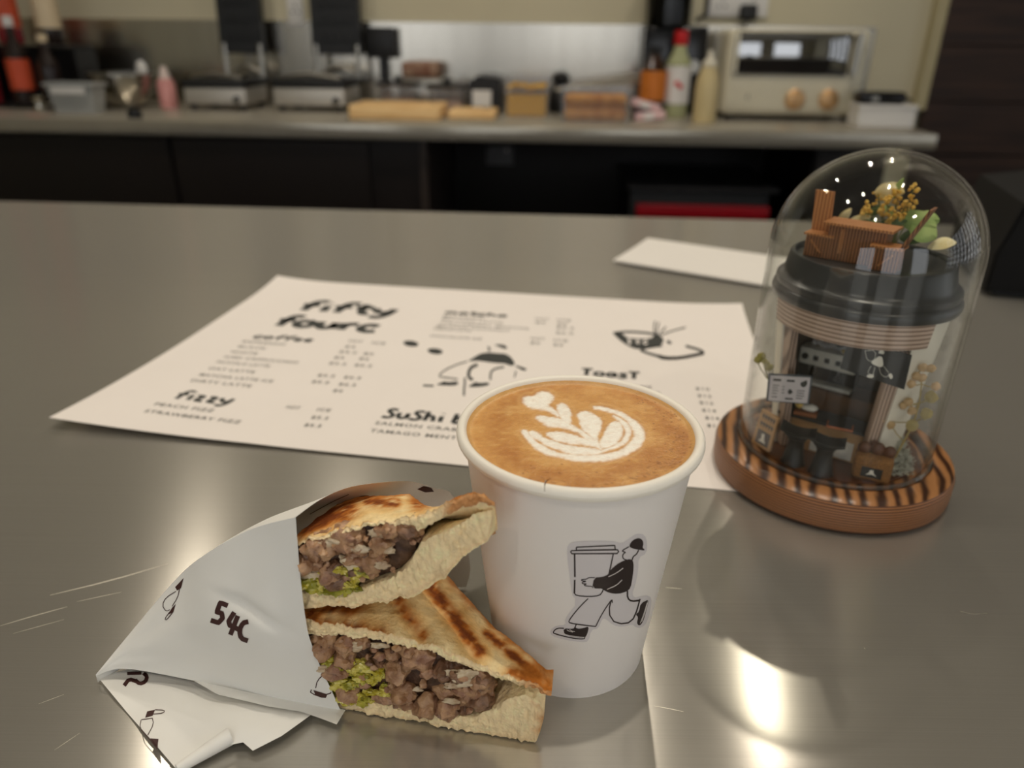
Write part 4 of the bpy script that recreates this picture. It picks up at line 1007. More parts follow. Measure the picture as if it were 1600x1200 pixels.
# dried bouquet
def leaf(L_, W_, bend=.25, n=8):
    mb = MB()
    def f(u, t):
        w = W_ * math.sin(math.pi * (u * .94 + .03)) ** .75 * (t - .5); return (L_ * u, w, bend * L_ * math.sin(u * 2.2) - abs(t - .5) * W_ * .25)
    return mb.grid(f, n, 4)
bq = MB()
by0 = .012; bx0 = pd(1395, 385, by0)[0]
m_stem = M('dried_stem', rgb(120, 118, 60), .7, var=.15, vscale=300)
m_leafg = M('dried_leaf_green', rgb(134, 158, 86), .6, col2=rgb(166, 184, 112), vscale=140)
m_leafd = M('dried_leaf_dark', rgb(70, 92, 48), .6, col2=rgb(100, 116, 62), vscale=140)
m_leafc = M('dried_petal_cream', rgb(222, 200, 136), .6, col2=rgb(234, 222, 178), vscale=120)
m_flo = M('dried_blossom', rgb(206, 158, 54), .7, col2=rgb(226, 186, 92), vscale=260)
RB = random.Random(4)
bou = MB()
def vpx(px, py, v): x, z = pd(px, py, v); return Vector((x, v, z))
base_pt = Vector((bx0, by0 + .002, LZ + .0008))
heads = [(1356, 322), (1372, 303), (1386, 315), (1398, 300), (1402, 312), (1412, 322), (1428, 296), (1420, 315), (1392, 332), (1408, 338), (1376, 330), (1388, 345), (1352, 330), (1404, 350), (1420, 330)]
for i, (px, py) in enumerate(heads):
    h = vpx(px, py, by0 + RB.uniform(-.004, .006)); mid = (base_pt + h) / 2 + Vector((RB.uniform(-.002, .002), 0, .001))
    bou.tube([base_pt, mid, h], .00028, 5)
bouq = db(bou, 'bouquet_stems', m_stem)
for i, (px, py) in enumerate(heads):
    h = vpx(px, py, by0 + RB.uniform(-.004, .004)); fm_ = MB()
    for k in range(9):
        fm_.blob(h + Vector((RB.gauss(0, .0011), RB.gauss(0, .0011), RB.gauss(0, .0011))), .0010 * RB.uniform(.7, 1.2), 1, .3, 1, seed=RB.uniform(0, 50))
    db(fm_, 'blossom', m_flo, bouq)
def place_leaf(px, py, v, L_, W_, yaw, pitch, rollr, mat, bend=.25):
    p = vpx(px, py, v)
    mb = leaf(L_ * .85, W_ * .72, bend); X = DM @ Matrix.Translation(p) @ Matrix.Rotation(yaw, 4, 'Z') @ Matrix.Rotation(-pitch, 4, 'Y') @ Matrix.Rotation(rollr, 4, 'X')
    mb.build('leaf', mat, bouq, xf=X, recalc=False)
R_ = math.radians
for a in [(1318, 356, by0, .015, .008, R_(5), R_(30), R_(70), m_leafc), (1308, 352, by0 + .003, .012, .006, R_(0), R_(60), R_(80), m_leafc), (1322, 352, by0 - .002, .020, .007, R_(0), R_(2), R_(62), m_leafd), (1372, 350, by0 - .002, .014, .006, R_(10), R_(10), R_(70), m_leafd), (1380, 320, by0, .013, .005, R_(10), R_(-55), R_(60), m_leafg), (1366, 302, by0 + .004, .012, .010, R_(0), R_(20), R_(80), m_leafc), (1378, 290, by0 + .005, .012, .009, R_(10), R_(-15), R_(80), m_leafc),
          (1405, 338, by0, .019, .014, R_(0), R_(-12), R_(75), m_leafg), (1425, 345, by0 + .001, .013, .013, R_(0), R_(5), R_(60), m_leafg), (1424, 352, by0 - .003, .014, .016, R_(0), R_(-25), R_(55), m_leafg), (1405, 372, by0 - .002, .014, .010, R_(0), R_(12), R_(70), m_leafd), (1400, 348, by0 + .002, .012, .012, R_(0), R_(30), R_(80), m_leafg), (1450, 385, by0 - .004, .013, .010, R_(5), R_(10), R_(35), m_leafc), (1345, 338, by0 + .003, .016, .006, R_(0), R_(25), R_(70), m_leafd), (1395, 310, by0 + .004, .012, .004, R_(0), R_(70), R_(60), m_leafg)]:
    place_leaf(*a)
# cafe interior -------------------------------------------------
def pbox(px0, py0, px1, py1, v, dep, z0=None):
    x0, zt_ = pd(px0, py0, v); x1, zb_ = pd(px1, py1, v)
    return x0, x1, v, v + dep, (zb_ if z0 is None else z0), zt_
FLZ = DBZ
m_floorb = M('mini_floor', rgb(92, 54, 30), .5, var=.15, vscale=200)
db(MB().lathe([(0, FLZ - .0004), (.0405, FLZ - .0004), (.0405, FLZ + .0006), (0, FLZ + .0006)], n=64, cap=False), 'cafe_floor', m_floorb)
FLZ += .0008
m_kraft = M('kraft_card', rgb(186, 144, 96), .8, var=.06, vscale=300); m_brownw = M('mini_brown', rgb(122, 82, 48), .6, var=.1, vscale=150)
m_mblack = M('mini_black', rgb(34, 35, 36), .35, var=.06, vscale=200); m_mwhite = M('mini_white', rgb(226, 222, 212), .45, var=.02)
CTZ = pd(1270, 660, -.022)[1]
CTA = math.radians(-10)
XC = DM @ Matrix.Translation((-.004, -.014, 0)) @ Matrix.Rotation(CTA, 4, 'Z')
ctr = MB().box(-.021, .019, -.004, .006, FLZ, CTZ - .0014).build('mini_counter', m_kraft, dome, xf=XC, smooth=False)
MB().box(-.0225, .0205, -.0065, .0075, CTZ - .0013, CTZ).build('counter_top', m_mblack, ctr, xf=XC, smooth=False)
for x in (-.012, -.0005, .011): MB().box(x - .0042, x + .0042, -.0046, -.00405, FLZ + .001, FLZ + .0105).build('counter_panel', m_mwhite, ctr, xf=XC, smooth=False)
# back bar and coffee machine
BZ = pd(1290, 612, .004)[1]
XB = DM @ Matrix.Translation((0, .006, 0)) @ Matrix.Rotation(math.radians(-12), 4, 'Z')
bbar = MB().box(-.024, .022, -.002, .012, FLZ, BZ - .0011).build('back_bar', m_brownw, dome, xf=XB, smooth=False)
MB().box(-.025, .023, -.004, .013, BZ - .001, BZ).build('bar_top', m_brownw, bbar, xf=XB, smooth=False)
mz = BZ + .0002
m_machine = M('machine_cream', rgb(232, 228, 214), .4, var=.03)
x0, zt1 = pd(1246, 545, -.002); x1, zt2 = pd(1330, 612, -.002); xm = (x0 + x1) / 2; hw = (x1 - x0) / 2
mach = MB().rbox(xm - hw, xm + hw, .000, .009, mz + .0105, mz + .0195, .0008, 2).build('coffee_machine', m_machine, dome, xf=XB)
MB().box(xm - hw, xm + hw, .004, .009, mz, mz + .0104).build('machine_back', m_mblack, mach, xf=XB, smooth=False)
MB().rbox(xm - hw, xm + hw, -.001, .0095, mz, mz + .002, .0005, 1).build('drip_tray', m_machine, mach, xf=XB)
for k in range(5):
    xx = xm - hw * .78 + k * hw * .39
    (MB().lathe([(0, 0), (.0017, 0), (.0017, .0008), (0, .0008)], n=16) if k in (0, 4) else MB().box(-.0012, .0012, -.0012, .0012, 0, .0006)).build('gauge', m_mblack, mach, xf=XB @ Matrix.Translation((xx, -.0001, mz + .015)) @ Matrix.Rotation(math.pi / 2, 4, 'X'), smooth=False)
for k in (-.4, .45): MB().tube([(xm + hw * k, .002, mz + .0104), (xm + hw * k, .002, mz + .0075), (xm + hw * k, -.003, mz + .0070)], .0009, 8).build('portafilter', M('mini_steel', rgb(150, 150, 150), .3, 1, var=.02), mach, xf=XB)
MB().blob((xm + hw * .55, .004, mz + .0208), .0022, 2, .3, 1, (1.4, 1, .7), 3).build('mini_bread', M('mini_bread', rgb(214, 190, 112), .6, var=.1, vscale=300), mach, xf=XB)
# white plume of fleece above the machine
pl = MB()
for k in range(9): pl.blob((xm - hw * .6 + k * hw * .15, .005, mz + .0215 + .0006 * math.sin(k * 2)), .0016, 2, .4, 1.5, (1.2, 1, .8), k)
pl.build('cotton_steam', M('cotton', rgb(176, 178, 180), .9, var=.05), mach, xf=XB)
# menu board on the counter
def board(name, q, v0, mat, th=.001, parent=dome):
    """flat board through four picture corners on a plane that turns about the vertical"""
    return None
vb = -.032
c4 = [(1201, 584), (1270, 588), (1264, 632), (1197, 627)]
c3 = [Vector((pd(x, y, vb + .004 * ((x - 1200) / 70))[0], vb + .004 * ((x - 1200) / 70), pd(x, y, vb + .004 * ((x - 1200) / 70))[1])) for x, y in c4]
def slab(c, th, push=0.0):
    nn = (c[1] - c[0]).cross(c[3] - c[0]).normalized()
    if nn.y > 0: nn = -nn
    mb = MB(); a = [p + nn * push for p in c] + [p + nn * (push - th) for p in c]
    return mb.add([tuple(p) for p in a], [(0, 1, 2, 3), (7, 6, 5, 4), (0, 4, 5, 1), (1, 5, 6, 2), (2, 6, 7, 3), (3, 7, 4, 0)])
def bil(c, u, t, push=0.0):
    nn = (c[1] - c[0]).cross(c[3] - c[0]).normalized()
    if nn.y > 0: nn = -nn
    return tuple(c[0] * (1 - u) * (1 - t) + c[1] * u * (1 - t) + c[2] * u * t + c[3] * (1 - u) * t + nn * push)
def inset(c, e): 
    ce = sum(c, Vector()) / 4; return [p + (ce - p) * e for p in c]
m_bframe = M('board_frame', rgb(70, 78, 86), .5, var=.05); m_bface = M('board_face', rgb(196, 190, 194), .5, var=.02)
brd = db(slab(c3, .0011), 'mini_menu_board', m_bframe, smooth=False)
ci = inset(c3, .09); db(slab(ci, .0002, .0003), 'board_face', m_bface, brd, smooth=False)
pm = MB(); fn = lambda p: bil(ci, p[0], p[1], .00042)
for (x, y, w, h) in [(.08, .08, .2, .16), (.42, .1, .2, .13), (.08, .35, .16, .05), (.08, .45, .13, .05), (.08, .56, .15, .05), (.08, .67, .12, .05), (.08, .8, .14, .06), (.32, .38, .06, .05), (.32, .5, .06, .05), (.32, .62, .06, .05), (.7, .5, .2, .05), (.7, .6, .18, .05), (.7, .7, .2, .05), (.7, .8, .16, .05), (.42, .82, .2, .1)]:
    p_stroke(pm, [(x, y + h / 2), (x + w, y + h / 2)], h * .6, fn, step=.05, smooth=0)
p_fill(pm, [(.46, .62), (.52, .45), (.62, .62), (.56, .58), (.54, .72)], fn, step=.1); p_fill(pm, [(.76, .2), (.86, .18), (.92, .08), (.94, .28), (.86, .4), (.78, .34)], fn, step=.1)
db(pm, 'board_print', m_mink, brd, smooth=False, recalc=False)
# black hanging sign with the running figure
vs_ = -.0335
c4 = [(1325, 533), (1425, 556), (1413, 609), (1313, 576)]
cs = [Vector((pd(x, y, vs_ + .002 * (x - 1325) / 100)[0], vs_ + .002 * (x - 1325) / 100, pd(x, y, vs_ + .002 * (x - 1325) / 100)[1])) for x, y in c4]
sg = db(slab(cs, .0014), 'mini_hanging_sign', m_mblack, smooth=False)
g8 = lambda pts: [((a - 835) / 235 + .1, (b - 150) / 190) for a, b in pts]
sn_ = (cs[1] - cs[0]).cross(cs[3] - cs[0]).normalized()
P0s = DC + DX_ * cs[0].x + DB_ * cs[0].y + np.array([0, 0, cs[0].z]); sn_ = sn_ if sn_.y < 0 else -sn_
SNW = DX_ * sn_.x + DB_ * sn_.y + np.array([0, 0, sn_.z])
def sfn(p): return tuple(onpl(1100 + p[0] * .30008, 500 + p[1] * .3, P0s + SNW * .0002, SNW))
sp = MB()
for pts in [[(907, 172), (915, 158), (932, 157), (940, 168), (935, 180), (920, 176)], [(905, 192), (918, 188), (930, 195), (935, 240), (915, 246), (895, 238), (870, 225), (875, 212), (890, 205)], [(845, 288), (870, 282), (886, 286), (880, 304), (850, 300)], [(960, 282), (975, 276), (985, 296), (975, 310), (962, 296)]]:
    p_fill(sp, pts, sfn, smooth=1, step=12)
for pts in [[(838, 160), (895, 158), (890, 212), (850, 214), (838, 160)], [(870, 240), (850, 275), (868, 284)], [(890, 245), (880, 285)], [(912, 245), (920, 285), (950, 300), (962, 285)], [(935, 240), (962, 275)]]:
    p_stroke(sp, pts, 2.2, sfn, step=8, smooth=1)
sp.build('sign_figure', m_mwhite, sg, recalc=False, smooth=False)
# kraft pavement sign at the left
va = -.031
c4 = [(1190, 640), (1216, 655), (1202, 707), (1174, 690)]
ck = [Vector((pd(x, y, va + .004 * (1216 - x) / 40)[0], va + .004 * (1216 - x) / 40, pd(x, y, va + .004 * (1216 - x) / 40)[1])) for x, y in c4]
ks = db(slab(ck, .0022), 'mini_pavement_sign', m_kraft, smooth=False)
pm = MB(); fn = lambda p: bil(ck, p[0], p[1], .0002)
for y in (.12, .34):
    for k in range(5): p_stroke(pm, [(.18 + .15 * k, y - .06), (.22 + .15 * k, y + .06), (.26 + .15 * k, y - .04)], .07, fn, step=.1, smooth=0)
p_fill(pm, [(.15, .52), (.85, .52), (.85, .92), (.15, .92)], fn, smooth=0, step=.3)
db(pm, 'sign_print', M('sign_print', rgb(72, 66, 64), .6, var=.05), ks, smooth=False, recalc=False)
pm = MB(); p_fill(pm, [(.4, .6), (.55, .58), (.6, .75), (.7, .84), (.3, .84), (.42, .74)], lambda p: bil(ck, p[0], p[1], .0004), smooth=0, step=.2); db(pm, 'sign_drawing', m_mwhite, ks, smooth=False, recalc=False)
# two spool stools
for (px, py) in ((1238, 722), (1282, 738)):
    P = onz(px, py, FLZ) - DC; sx, sy = float(P @ DX_), float(P @ DB_)
    hgt = .0175
    st = MB().lathe([(.0058, 0), (.0052, .002), (.0040, .008), (.0037, .012), (.0050, .0145), (.0060, .0155), (.0060, .0160), (0, .0160)], (sx, sy, FLZ), 20).build('mini_stool', m_mblack, dome, xf=DM)
    sd_ = MB()
    def saddle(u, t): x = (u - .5) * .0165; return (sx + x * .985, sy + (t - .5) * .010 - x * .17, FLZ + .0162 + 26 * x * x + (.0))
    sd_.grid(saddle, 10, 4); sd_.grid(lambda u, t: tuple(np.array(saddle(u, t)) + [0, 0, .0012]), 10, 4)
    k = 55; rim_ = [i * 5 for i in range(11)] + [50 + j for j in range(1, 5)] + [i * 5 + 4 for i in range(9, -1, -1)] + [j for j in range(3, 0, -1)]
    sd_.f += [(rim_[i], rim_[(i + 1) % len(rim_)], rim_[(i + 1) % len(rim_)] + k, rim_[i] + k) for i in range(len(rim_))]
    sd_.build('stool_seat', m_mblack, st, xf=DM)
# toast on a board and a tray on the counter
m_tboard = M('mini_board', rgb(136, 80, 42), .6, var=.1, vscale=200)
def on_counter(px, py): P = onz(px, py, CTZ) - DC; return float(P @ DX_), float(P @ DB_)
bx_, by_ = on_counter(1258, 648)
tbd = MB().rbox(bx_ - .0055, bx_ + .0055, by_ - .003, by_ + .003, CTZ + .0002, CTZ + .0022, .0003, 1).build('mini_toast_board', m_tboard, dome, xf=DM, smooth=False)
MB().blob((bx_ + .0015, by_, CTZ + .0042), .0024, 2, .15, 1, (1.7, 1, .8), 2).build('mini_egg', m_mwhite, tbd, xf=DM)
MB().blob((bx_ - .0036, by_ + .0005, CTZ + .0048), .0021, 2, .2, 1, (1, 1, 1), 5).build('mini_garnish', M('mini_yellow', rgb(226, 190, 104), .6, var=.1, vscale=200), tbd, xf=DM)
bx_, by_ = on_counter(1312, 668)
tr_ = MB().rbox(bx_ - .006, bx_ + .006, by_ - .0035, by_ + .0035, CTZ + .0002, CTZ + .0012, .0003, 1).build('mini_tray', M('mini_tray', rgb(176, 98, 56), .5, var=.06), dome, xf=DM, smooth=False)
MB().rbox(bx_ - .0053, bx_ + .0053, by_ - .0029, by_ + .0029, CTZ + .00125, CTZ + .0016, .0001, 1).build('tray_inlay', m_mblack, tr_, xf=DM, smooth=False)
# sack of coffee beans
P = onz(1358, 752, FLZ) - DC; kx, ky = float(P @ DX_), float(P @ DB_) + .0045
m_sack = M('burlap', rgb(140, 98, 54), .9, var=.25, vscale=900, bump=1.0, bscale=1200)
sk_ = MB().rbox(kx - .0085, kx + .0085, ky - .005, ky + .005, FLZ, FLZ + .0125, .0022, 3)
sack = db(sk_, 'bean_sack', m_sack)
db(MB().box(kx - .0045, kx + .0045, ky - .0054, ky - .0051, FLZ + .0025, FLZ + .0075), 'sack_label', m_mblack, sack, smooth=False)
pm = MB(); p_fill(pm, [(-.0008, .0064), (.0006, .0066), (.001, .005), (.0026, .0036), (.0002, .0042), (-.0024, .0036), (-.001, .005)], lambda p: (kx + p[0], ky - .00545, FLZ + p[1]), smooth=0, step=.002); db(pm, 'label_drawing', m_mwhite, sack, smooth=False, recalc=False)
m_bean = M('coffee_bean', rgb(92, 56, 36), .4, var=.15, vscale=300)
for (dx, dz, sc) in ((-.0050, .0140, 1), (.0008, .0146, 1.05), (.0058, .0142, .95), (-.001, .0150, .8)):
    bn = MB().blob((kx + dx, ky + (.001 if sc > .8 else .0035), FLZ + dz), .0030 * sc, 3, .05, 1, (1.0, .75, 1.15), dx * 900); 
    bo = db(bn, 'roasted_bean', m_bean, sack)
# pale moss on the right and dried twigs
m_moss = M('reindeer_moss', rgb(186, 186, 172), .9, var=.12, vscale=300)
mo = MB(); RG = random.Random(9)
for k in range(700):
    a = RG.uniform(0, 6.3); r = .012 * math.sqrt(RG.uniform(0, 1)); P = Vector((.0300 + r * math.cos(a) * .62, -.0130 + r * math.sin(a), FLZ + RG.uniform(0, .017) * (1 - r / .014)))
    if math.hypot(P.x, P.y) > .0415: continue
    d = Vector((RG.uniform(-1, 1), RG.uniform(-1, 1), RG.uniform(-.3, 1))) * .0018; e = Vector((RG.uniform(-1, 1), RG.uniform(-1, 1), RG.uniform(-.5, 1))) * .0012
    mo.tube([P, P + d, P + d + e], .00026, 3, cap=False)
for k in range(160):
    a = RG.uniform(0, 6.3); r = RG.uniform(0, .006); P = Vector((-.0335 + r * math.cos(a) * .6, -.012 + r * math.sin(a), FLZ + RG.uniform(0, .010) * (1 - r / .009)))
    if math.hypot(P.x, P.y) > .042: continue
    d = Vector((RG.uniform(-1, 1), RG.uniform(-1, 1), RG.uniform(-.3, 1))) * .0022
    mo.tube([P, P + d], .00022, 3, cap=False)
mo_ = db(mo, 'moss', m_moss); mo_['kind'] = 'stuff'
vt = -.024
tw = MB(); stem = [(1398, 715), (1412, 690), (1428, 660), (1436, 630), (1440, 600), (1436, 580)]
tw.tube([vpx(x, y, vt) for x, y in stem], [.0005, .0005, .0004, .0004, .0003, .0002], 6)
tips = [(1442, 574, 1), (1455, 576, 1), (1432, 588, 1), (1424, 600, 1), (1462, 604, 1), (1455, 620, 2), (1420, 628, 1), (1425, 642, 1), (1448, 646, 2), (1376, 656, 1), (1392, 664, 1), (1425, 664, 2), (1412, 634, 1), (1440, 590, 1)]
att = {0: 5, 1: 5, 2: 5, 3: 4, 4: 4, 5: 3, 6: 3, 7: 3, 8: 2, 9: 2, 10: 1, 11: 2, 12: 3, 13: 4}
for i, (x, y, t_) in enumerate(tips): sx_, sy_ = stem[att[i]]; tw.tube([vpx(sx_, sy_, vt), vpx((sx_ + x) / 2, (sy_ + y) / 2 + 2, vt), vpx(x, y, vt)], .00025, 5)
twig = db(tw, 'dried_twig', M('twig', rgb(160, 140, 84), .7, var=.1, vscale=200))
m_bud = M('dried_bud', rgb(206, 176, 140), .65, col2=rgb(180, 150, 104), vscale=200); m_budl = M('dried_twig_leaf', rgb(166, 150, 96), .65, var=.15, vscale=200)
for i, (x, y, t_) in enumerate(tips):
    p = vpx(x, y, vt); b_ = MB().blob(p, .0019 if t_ == 1 else .0026, 2, .35, 1, (1, .7, 1.1) if t_ == 1 else (1, .25, 1.2), i); db(b_, 'bud' if t_ == 1 else 'leaf', m_bud if t_ == 1 else m_budl, twig)
tw = MB(); tw.tube([vpx(1203, 600, vt), vpx(1196, 580, vt), vpx(1192, 560, vt)], .0003, 5); tw.tube([vpx(1199, 592, vt), vpx(1188, 575, vt), vpx(1184, 566, vt)], .0003, 5)
tg = db(tw, 'dried_twig', m_stem)
for i, (x, y) in enumerate(((1190, 556), (1196, 566), (1202, 574), (1184, 562))): db(MB().blob(vpx(x, y, vt), .0018, 2, .35, 1.4, (1.1, .6, 1), i + 20), 'bud', M('dried_bud_green', rgb(150, 142, 74), .7, var=.2, vscale=300) if i == 0 else bpy.data.materials['dried_bud_green'], tg)
# ------------------------------------------------------------------ things on the back counter
def bx(px0, py0, px1, py1, v):
    u0, z1 = pxv(px0, py0, v); u1, z0 = pxv(px1, py1, v); return u0, u1, z0, z1
def rb(mb, name, mat, parent=None, smooth=True, **k): return mb.build(name, mat, parent, xf=RM, smooth=smooth, **k)
m_bsteel = M('appliance_steel', rgb(186, 182, 172), .3, 1.0, var=.06, vscale=1, stretch=(20, 20, 300))
m_psteel = M('press_steel', rgb(206, 202, 194), .5, .75, var=.08, vscale=1, stretch=(20, 20, 300))
m_iron = M('cast_iron', rgb(30, 31, 33), .5, var=.1, vscale=40)
# waffle presses with open lids
def press(px0, px1, pybase, lx0, lx1, lyb, v, label):
    u0, u1, _, z1 = bx(px0, 130, px1, pybase, v)
    t = rthing('waffle_press', label, 'appliance', (u0 + u1) / 2, v + .1, CZ, 'open waffle presses on the back worktop')
    d = .20
    rb(MB().rbox(u0, u1, v, v + d, CZ + .018, z1 - .012, .006), 'body', m_psteel, t)
    rb(MB().rbox(u0 - .004, u1 + .004, v - .004, v + d, z1 - .0115, z1 + .012, .004), 'lower_plate', m_iron, t)
    for a in (u0 + .02, u1 - .02):
        for b in (v + .02, v + d - .02): rb(MB().lathe([(.012, 0), (.012, .0175)], (a, b, CZ), 12), 'foot', m_black, t)
    hv = v + d - .01
    L0, L1, zb_, _ = bx(lx0, 0, lx1, lyb, hv); zt_ = zb_ + .27
    tilt = .06
    def q(u, w, h): return (u, hv + w + h * tilt, zb_ + h)
    mb = MB(); c = [q(u, w, h) for h in (0, .27) for w in (0, .03) for u in (L0, L1)]
    mb.add(c, [(0, 2, 3, 1), (4, 5, 7, 6), (0, 1, 5, 4), (2, 6, 7, 3), (0, 4, 6, 2), (1, 3, 7, 5)])
    lid = rb(mb, 'lid', m_iron, t, smooth=False)
    for i in range(4):
        for j in range(4):
            uu = L0 + (L1 - L0) * (.12 + .76 * (i + .5) / 4); hh = .03 + .21 * (j + .5) / 4; s_ = (L1 - L0) * .075
            g = MB(); c = [q(uu + a * s_, -w, hh + b * s_) for w in (0.0002, .006) for b in (-1, 1) for a in (-1, 1)]
            g.add(c, [(0, 2, 3, 1), (4, 5, 7, 6), (0, 1, 5, 4), (2, 6, 7, 3), (0, 4, 6, 2), (1, 3, 7, 5)]); rb(g, 'waffle_stud', m_iron, lid, smooth=False)
    for uu in (L0 + .012, L1 - .012): rb(MB().tube([(uu, hv, z1 + .012), (uu, hv + .008, zb_ + .03)], .009, 10), 'hinge_arm', m_bsteel, t)
    rb(MB().tube([(u0 + .02, v + .03, z1 + .016), ((u0 + u1) / 2, v + .02, z1 + .03), (u1 - .02, v + .03, z1 + .016)], .006, 8), 'wire_bail', m_bsteel, t)
    rb(MB().tube([(L0 + .03, hv + .02, z1 + .03), ((L0 + L1) / 2, hv + .015, z1 + .05), (L1 - .03, hv + .02, z1 + .03)], .008, 8), 'spring_bar', m_bsteel, t)
    uk = u1 - .03
    MB().lathe([(0, 0), (.011, 0), (.009, .012), (0, .012)], n=14).build('knob', m_black, t, xf=RM @ Matrix.Translation((uk, v - .0005, CZ + .035)) @ Matrix.Rotation(math.pi / 2, 4, 'X'))
    return t
press(284, 386, 170, 334, 412, 84, 2.52, 'open waffle press next to the steel mixing bowl')
press(424, 540, 171, 481, 564, 86, 2.53, 'open waffle press nearest the big chopping board')
# small black square leaning on the splashback
u0, u1, z0, z1 = bx(570, 42, 618, 91, 2.76)
t = rthing('small_screen', 'small square black panel standing against the steel splashback', 'screen', (u0 + u1) / 2, 2.77, CZ)
rb(MB().rbox(u0, u1, 2.76, 2.775, z0, z1, .004), 'display', m_black, t)
rb(MB().box((u0 + u1) / 2 - .012, (u0 + u1) / 2 + .012, 2.777, 2.789, CZ + .0085, z1 - .02), 'stand', m_black, t, smooth=False)
rb(MB().rbox(u0 + .01, u1 - .01, 2.73, 2.81, CZ + .0005, CZ + .008, .003), 'base', m_black, t)
# sockets
def socket(px0, py0, px1, py1, v, n, label, vw=None):
    u0, u1, z0, z1 = bx(px0, py0, px1, py1, v)
    t = rthing('wall_socket', label, 'socket', (u0 + u1) / 2, v, z0)
    rb(MB().rbox(u0, u1, v, v + .012, z0, z1, .003), 'face_plate', m_white, t)
    for k in range(n):
        uc = u0 + (u1 - u0) * (k + .5) / n; zc_ = (z0 + z1) / 2
        for (a, b) in ((0, .014), (-.011, -.006), (.011, -.006)):
            rb(MB().box(uc + a - .003, uc + a + .003, v - .0012, v - .0002, zc_ + b - .004, zc_ + b + .004), 'pin_hole', m_black, t, smooth=False)
        rb(MB().rbox(uc + .02, uc + .03, v - .003, v - .0002, zc_ + .012, zc_ + .026, .001, 1), 'switch', m_white, t)
    return t
socket(446, -8, 476, 40, WV - .013, 1, 'single white wall socket between the two waffle presses')
socket(1107, -14, 1198, 27, WV - .013, 2, 'double white wall socket above the cream toaster oven')
m_sockd = M('socket_grey', rgb(120, 120, 122), .45, var=.03)
for (a, b, c, d, lab) in ((760, 228, 802, 258, 'grey socket in the dark niche left of the red strip'), (1246, 236, 1278, 262, 'grey socket in the dark niche beside the glass dome top')):
    s_ = socket(a, b, c, d, WV - .02, 1, lab)
    for o in s_.children:
        if o.name.startswith('face_plate'): o.data.materials[0] = m_sockd
u0, u1, z0, z1 = bx(1160, 6, 1184, 32, WV - .06)
t = rthing('power_plug', 'black power plug with its cord in the double wall socket', 'plug', (u0 + u1) / 2, WV - .04, z0)
rb(MB().rbox(u0, u1, WV - .05, WV - .0165, z0, z1, .01, 3), 'plug_body', m_black, t)
cu_ = pxv(1168, 45, WV - .05)
rb(MB().tube([((u0 + u1) / 2, WV - .04, z0 + .004), ((u0 + u1) / 2 - .01, WV - .045, z0 - .02), (cu_[0], WV - .05, cu_[1]), (cu_[0] - .01, WV - .045, CZ + .05), (cu_[0] - .01, WV - .06, CZ + .006)], .004, 8), 'cord', m_black, t)
# chopping boards
m_beech = M('beech', rgb(244, 208, 152), .55, col2=rgb(226, 184, 126), vscale=1, stretch=(8, 60, 60))
def cboard(px0, px1, pyf, depth, th, r, label, hole):
    ua, v = uv_on(px0, pyf, CZ); ub, _ = uv_on(px1, pyf, CZ)
    t = rthing('chopping_board', label, 'board', (ua + ub) / 2, v, CZ, 'wooden boards at the front of the back worktop')
    rb(MB().rbox(ua, ub, v, v + depth, CZ + .0005, CZ + th, .006, 3), 'board', m_beech, t)
    rb(MB().lathe([(.010, 0), (.012, .0006), (.010, .0012)], (ub - .03, v + depth / 2, CZ + th), 18), 'hanging_hole', m_black, t)
    rb(MB().box(ua + .02, ub - .05, v + .012, v + .016, CZ + th + .0001, CZ + th + .0006), 'juice_groove', M('groove', rgb(170, 126, 76), .6, var=.05) if hole else bpy.data.materials['groove'], t, smooth=False)
cboard(545, 690, 186, .19, .040, .01, 'large pale wooden chopping board at the worktop front', True)
cboard(700, 774, 186, .13, .026, .01, 'small pale wooden board beside the large chopping board', False)
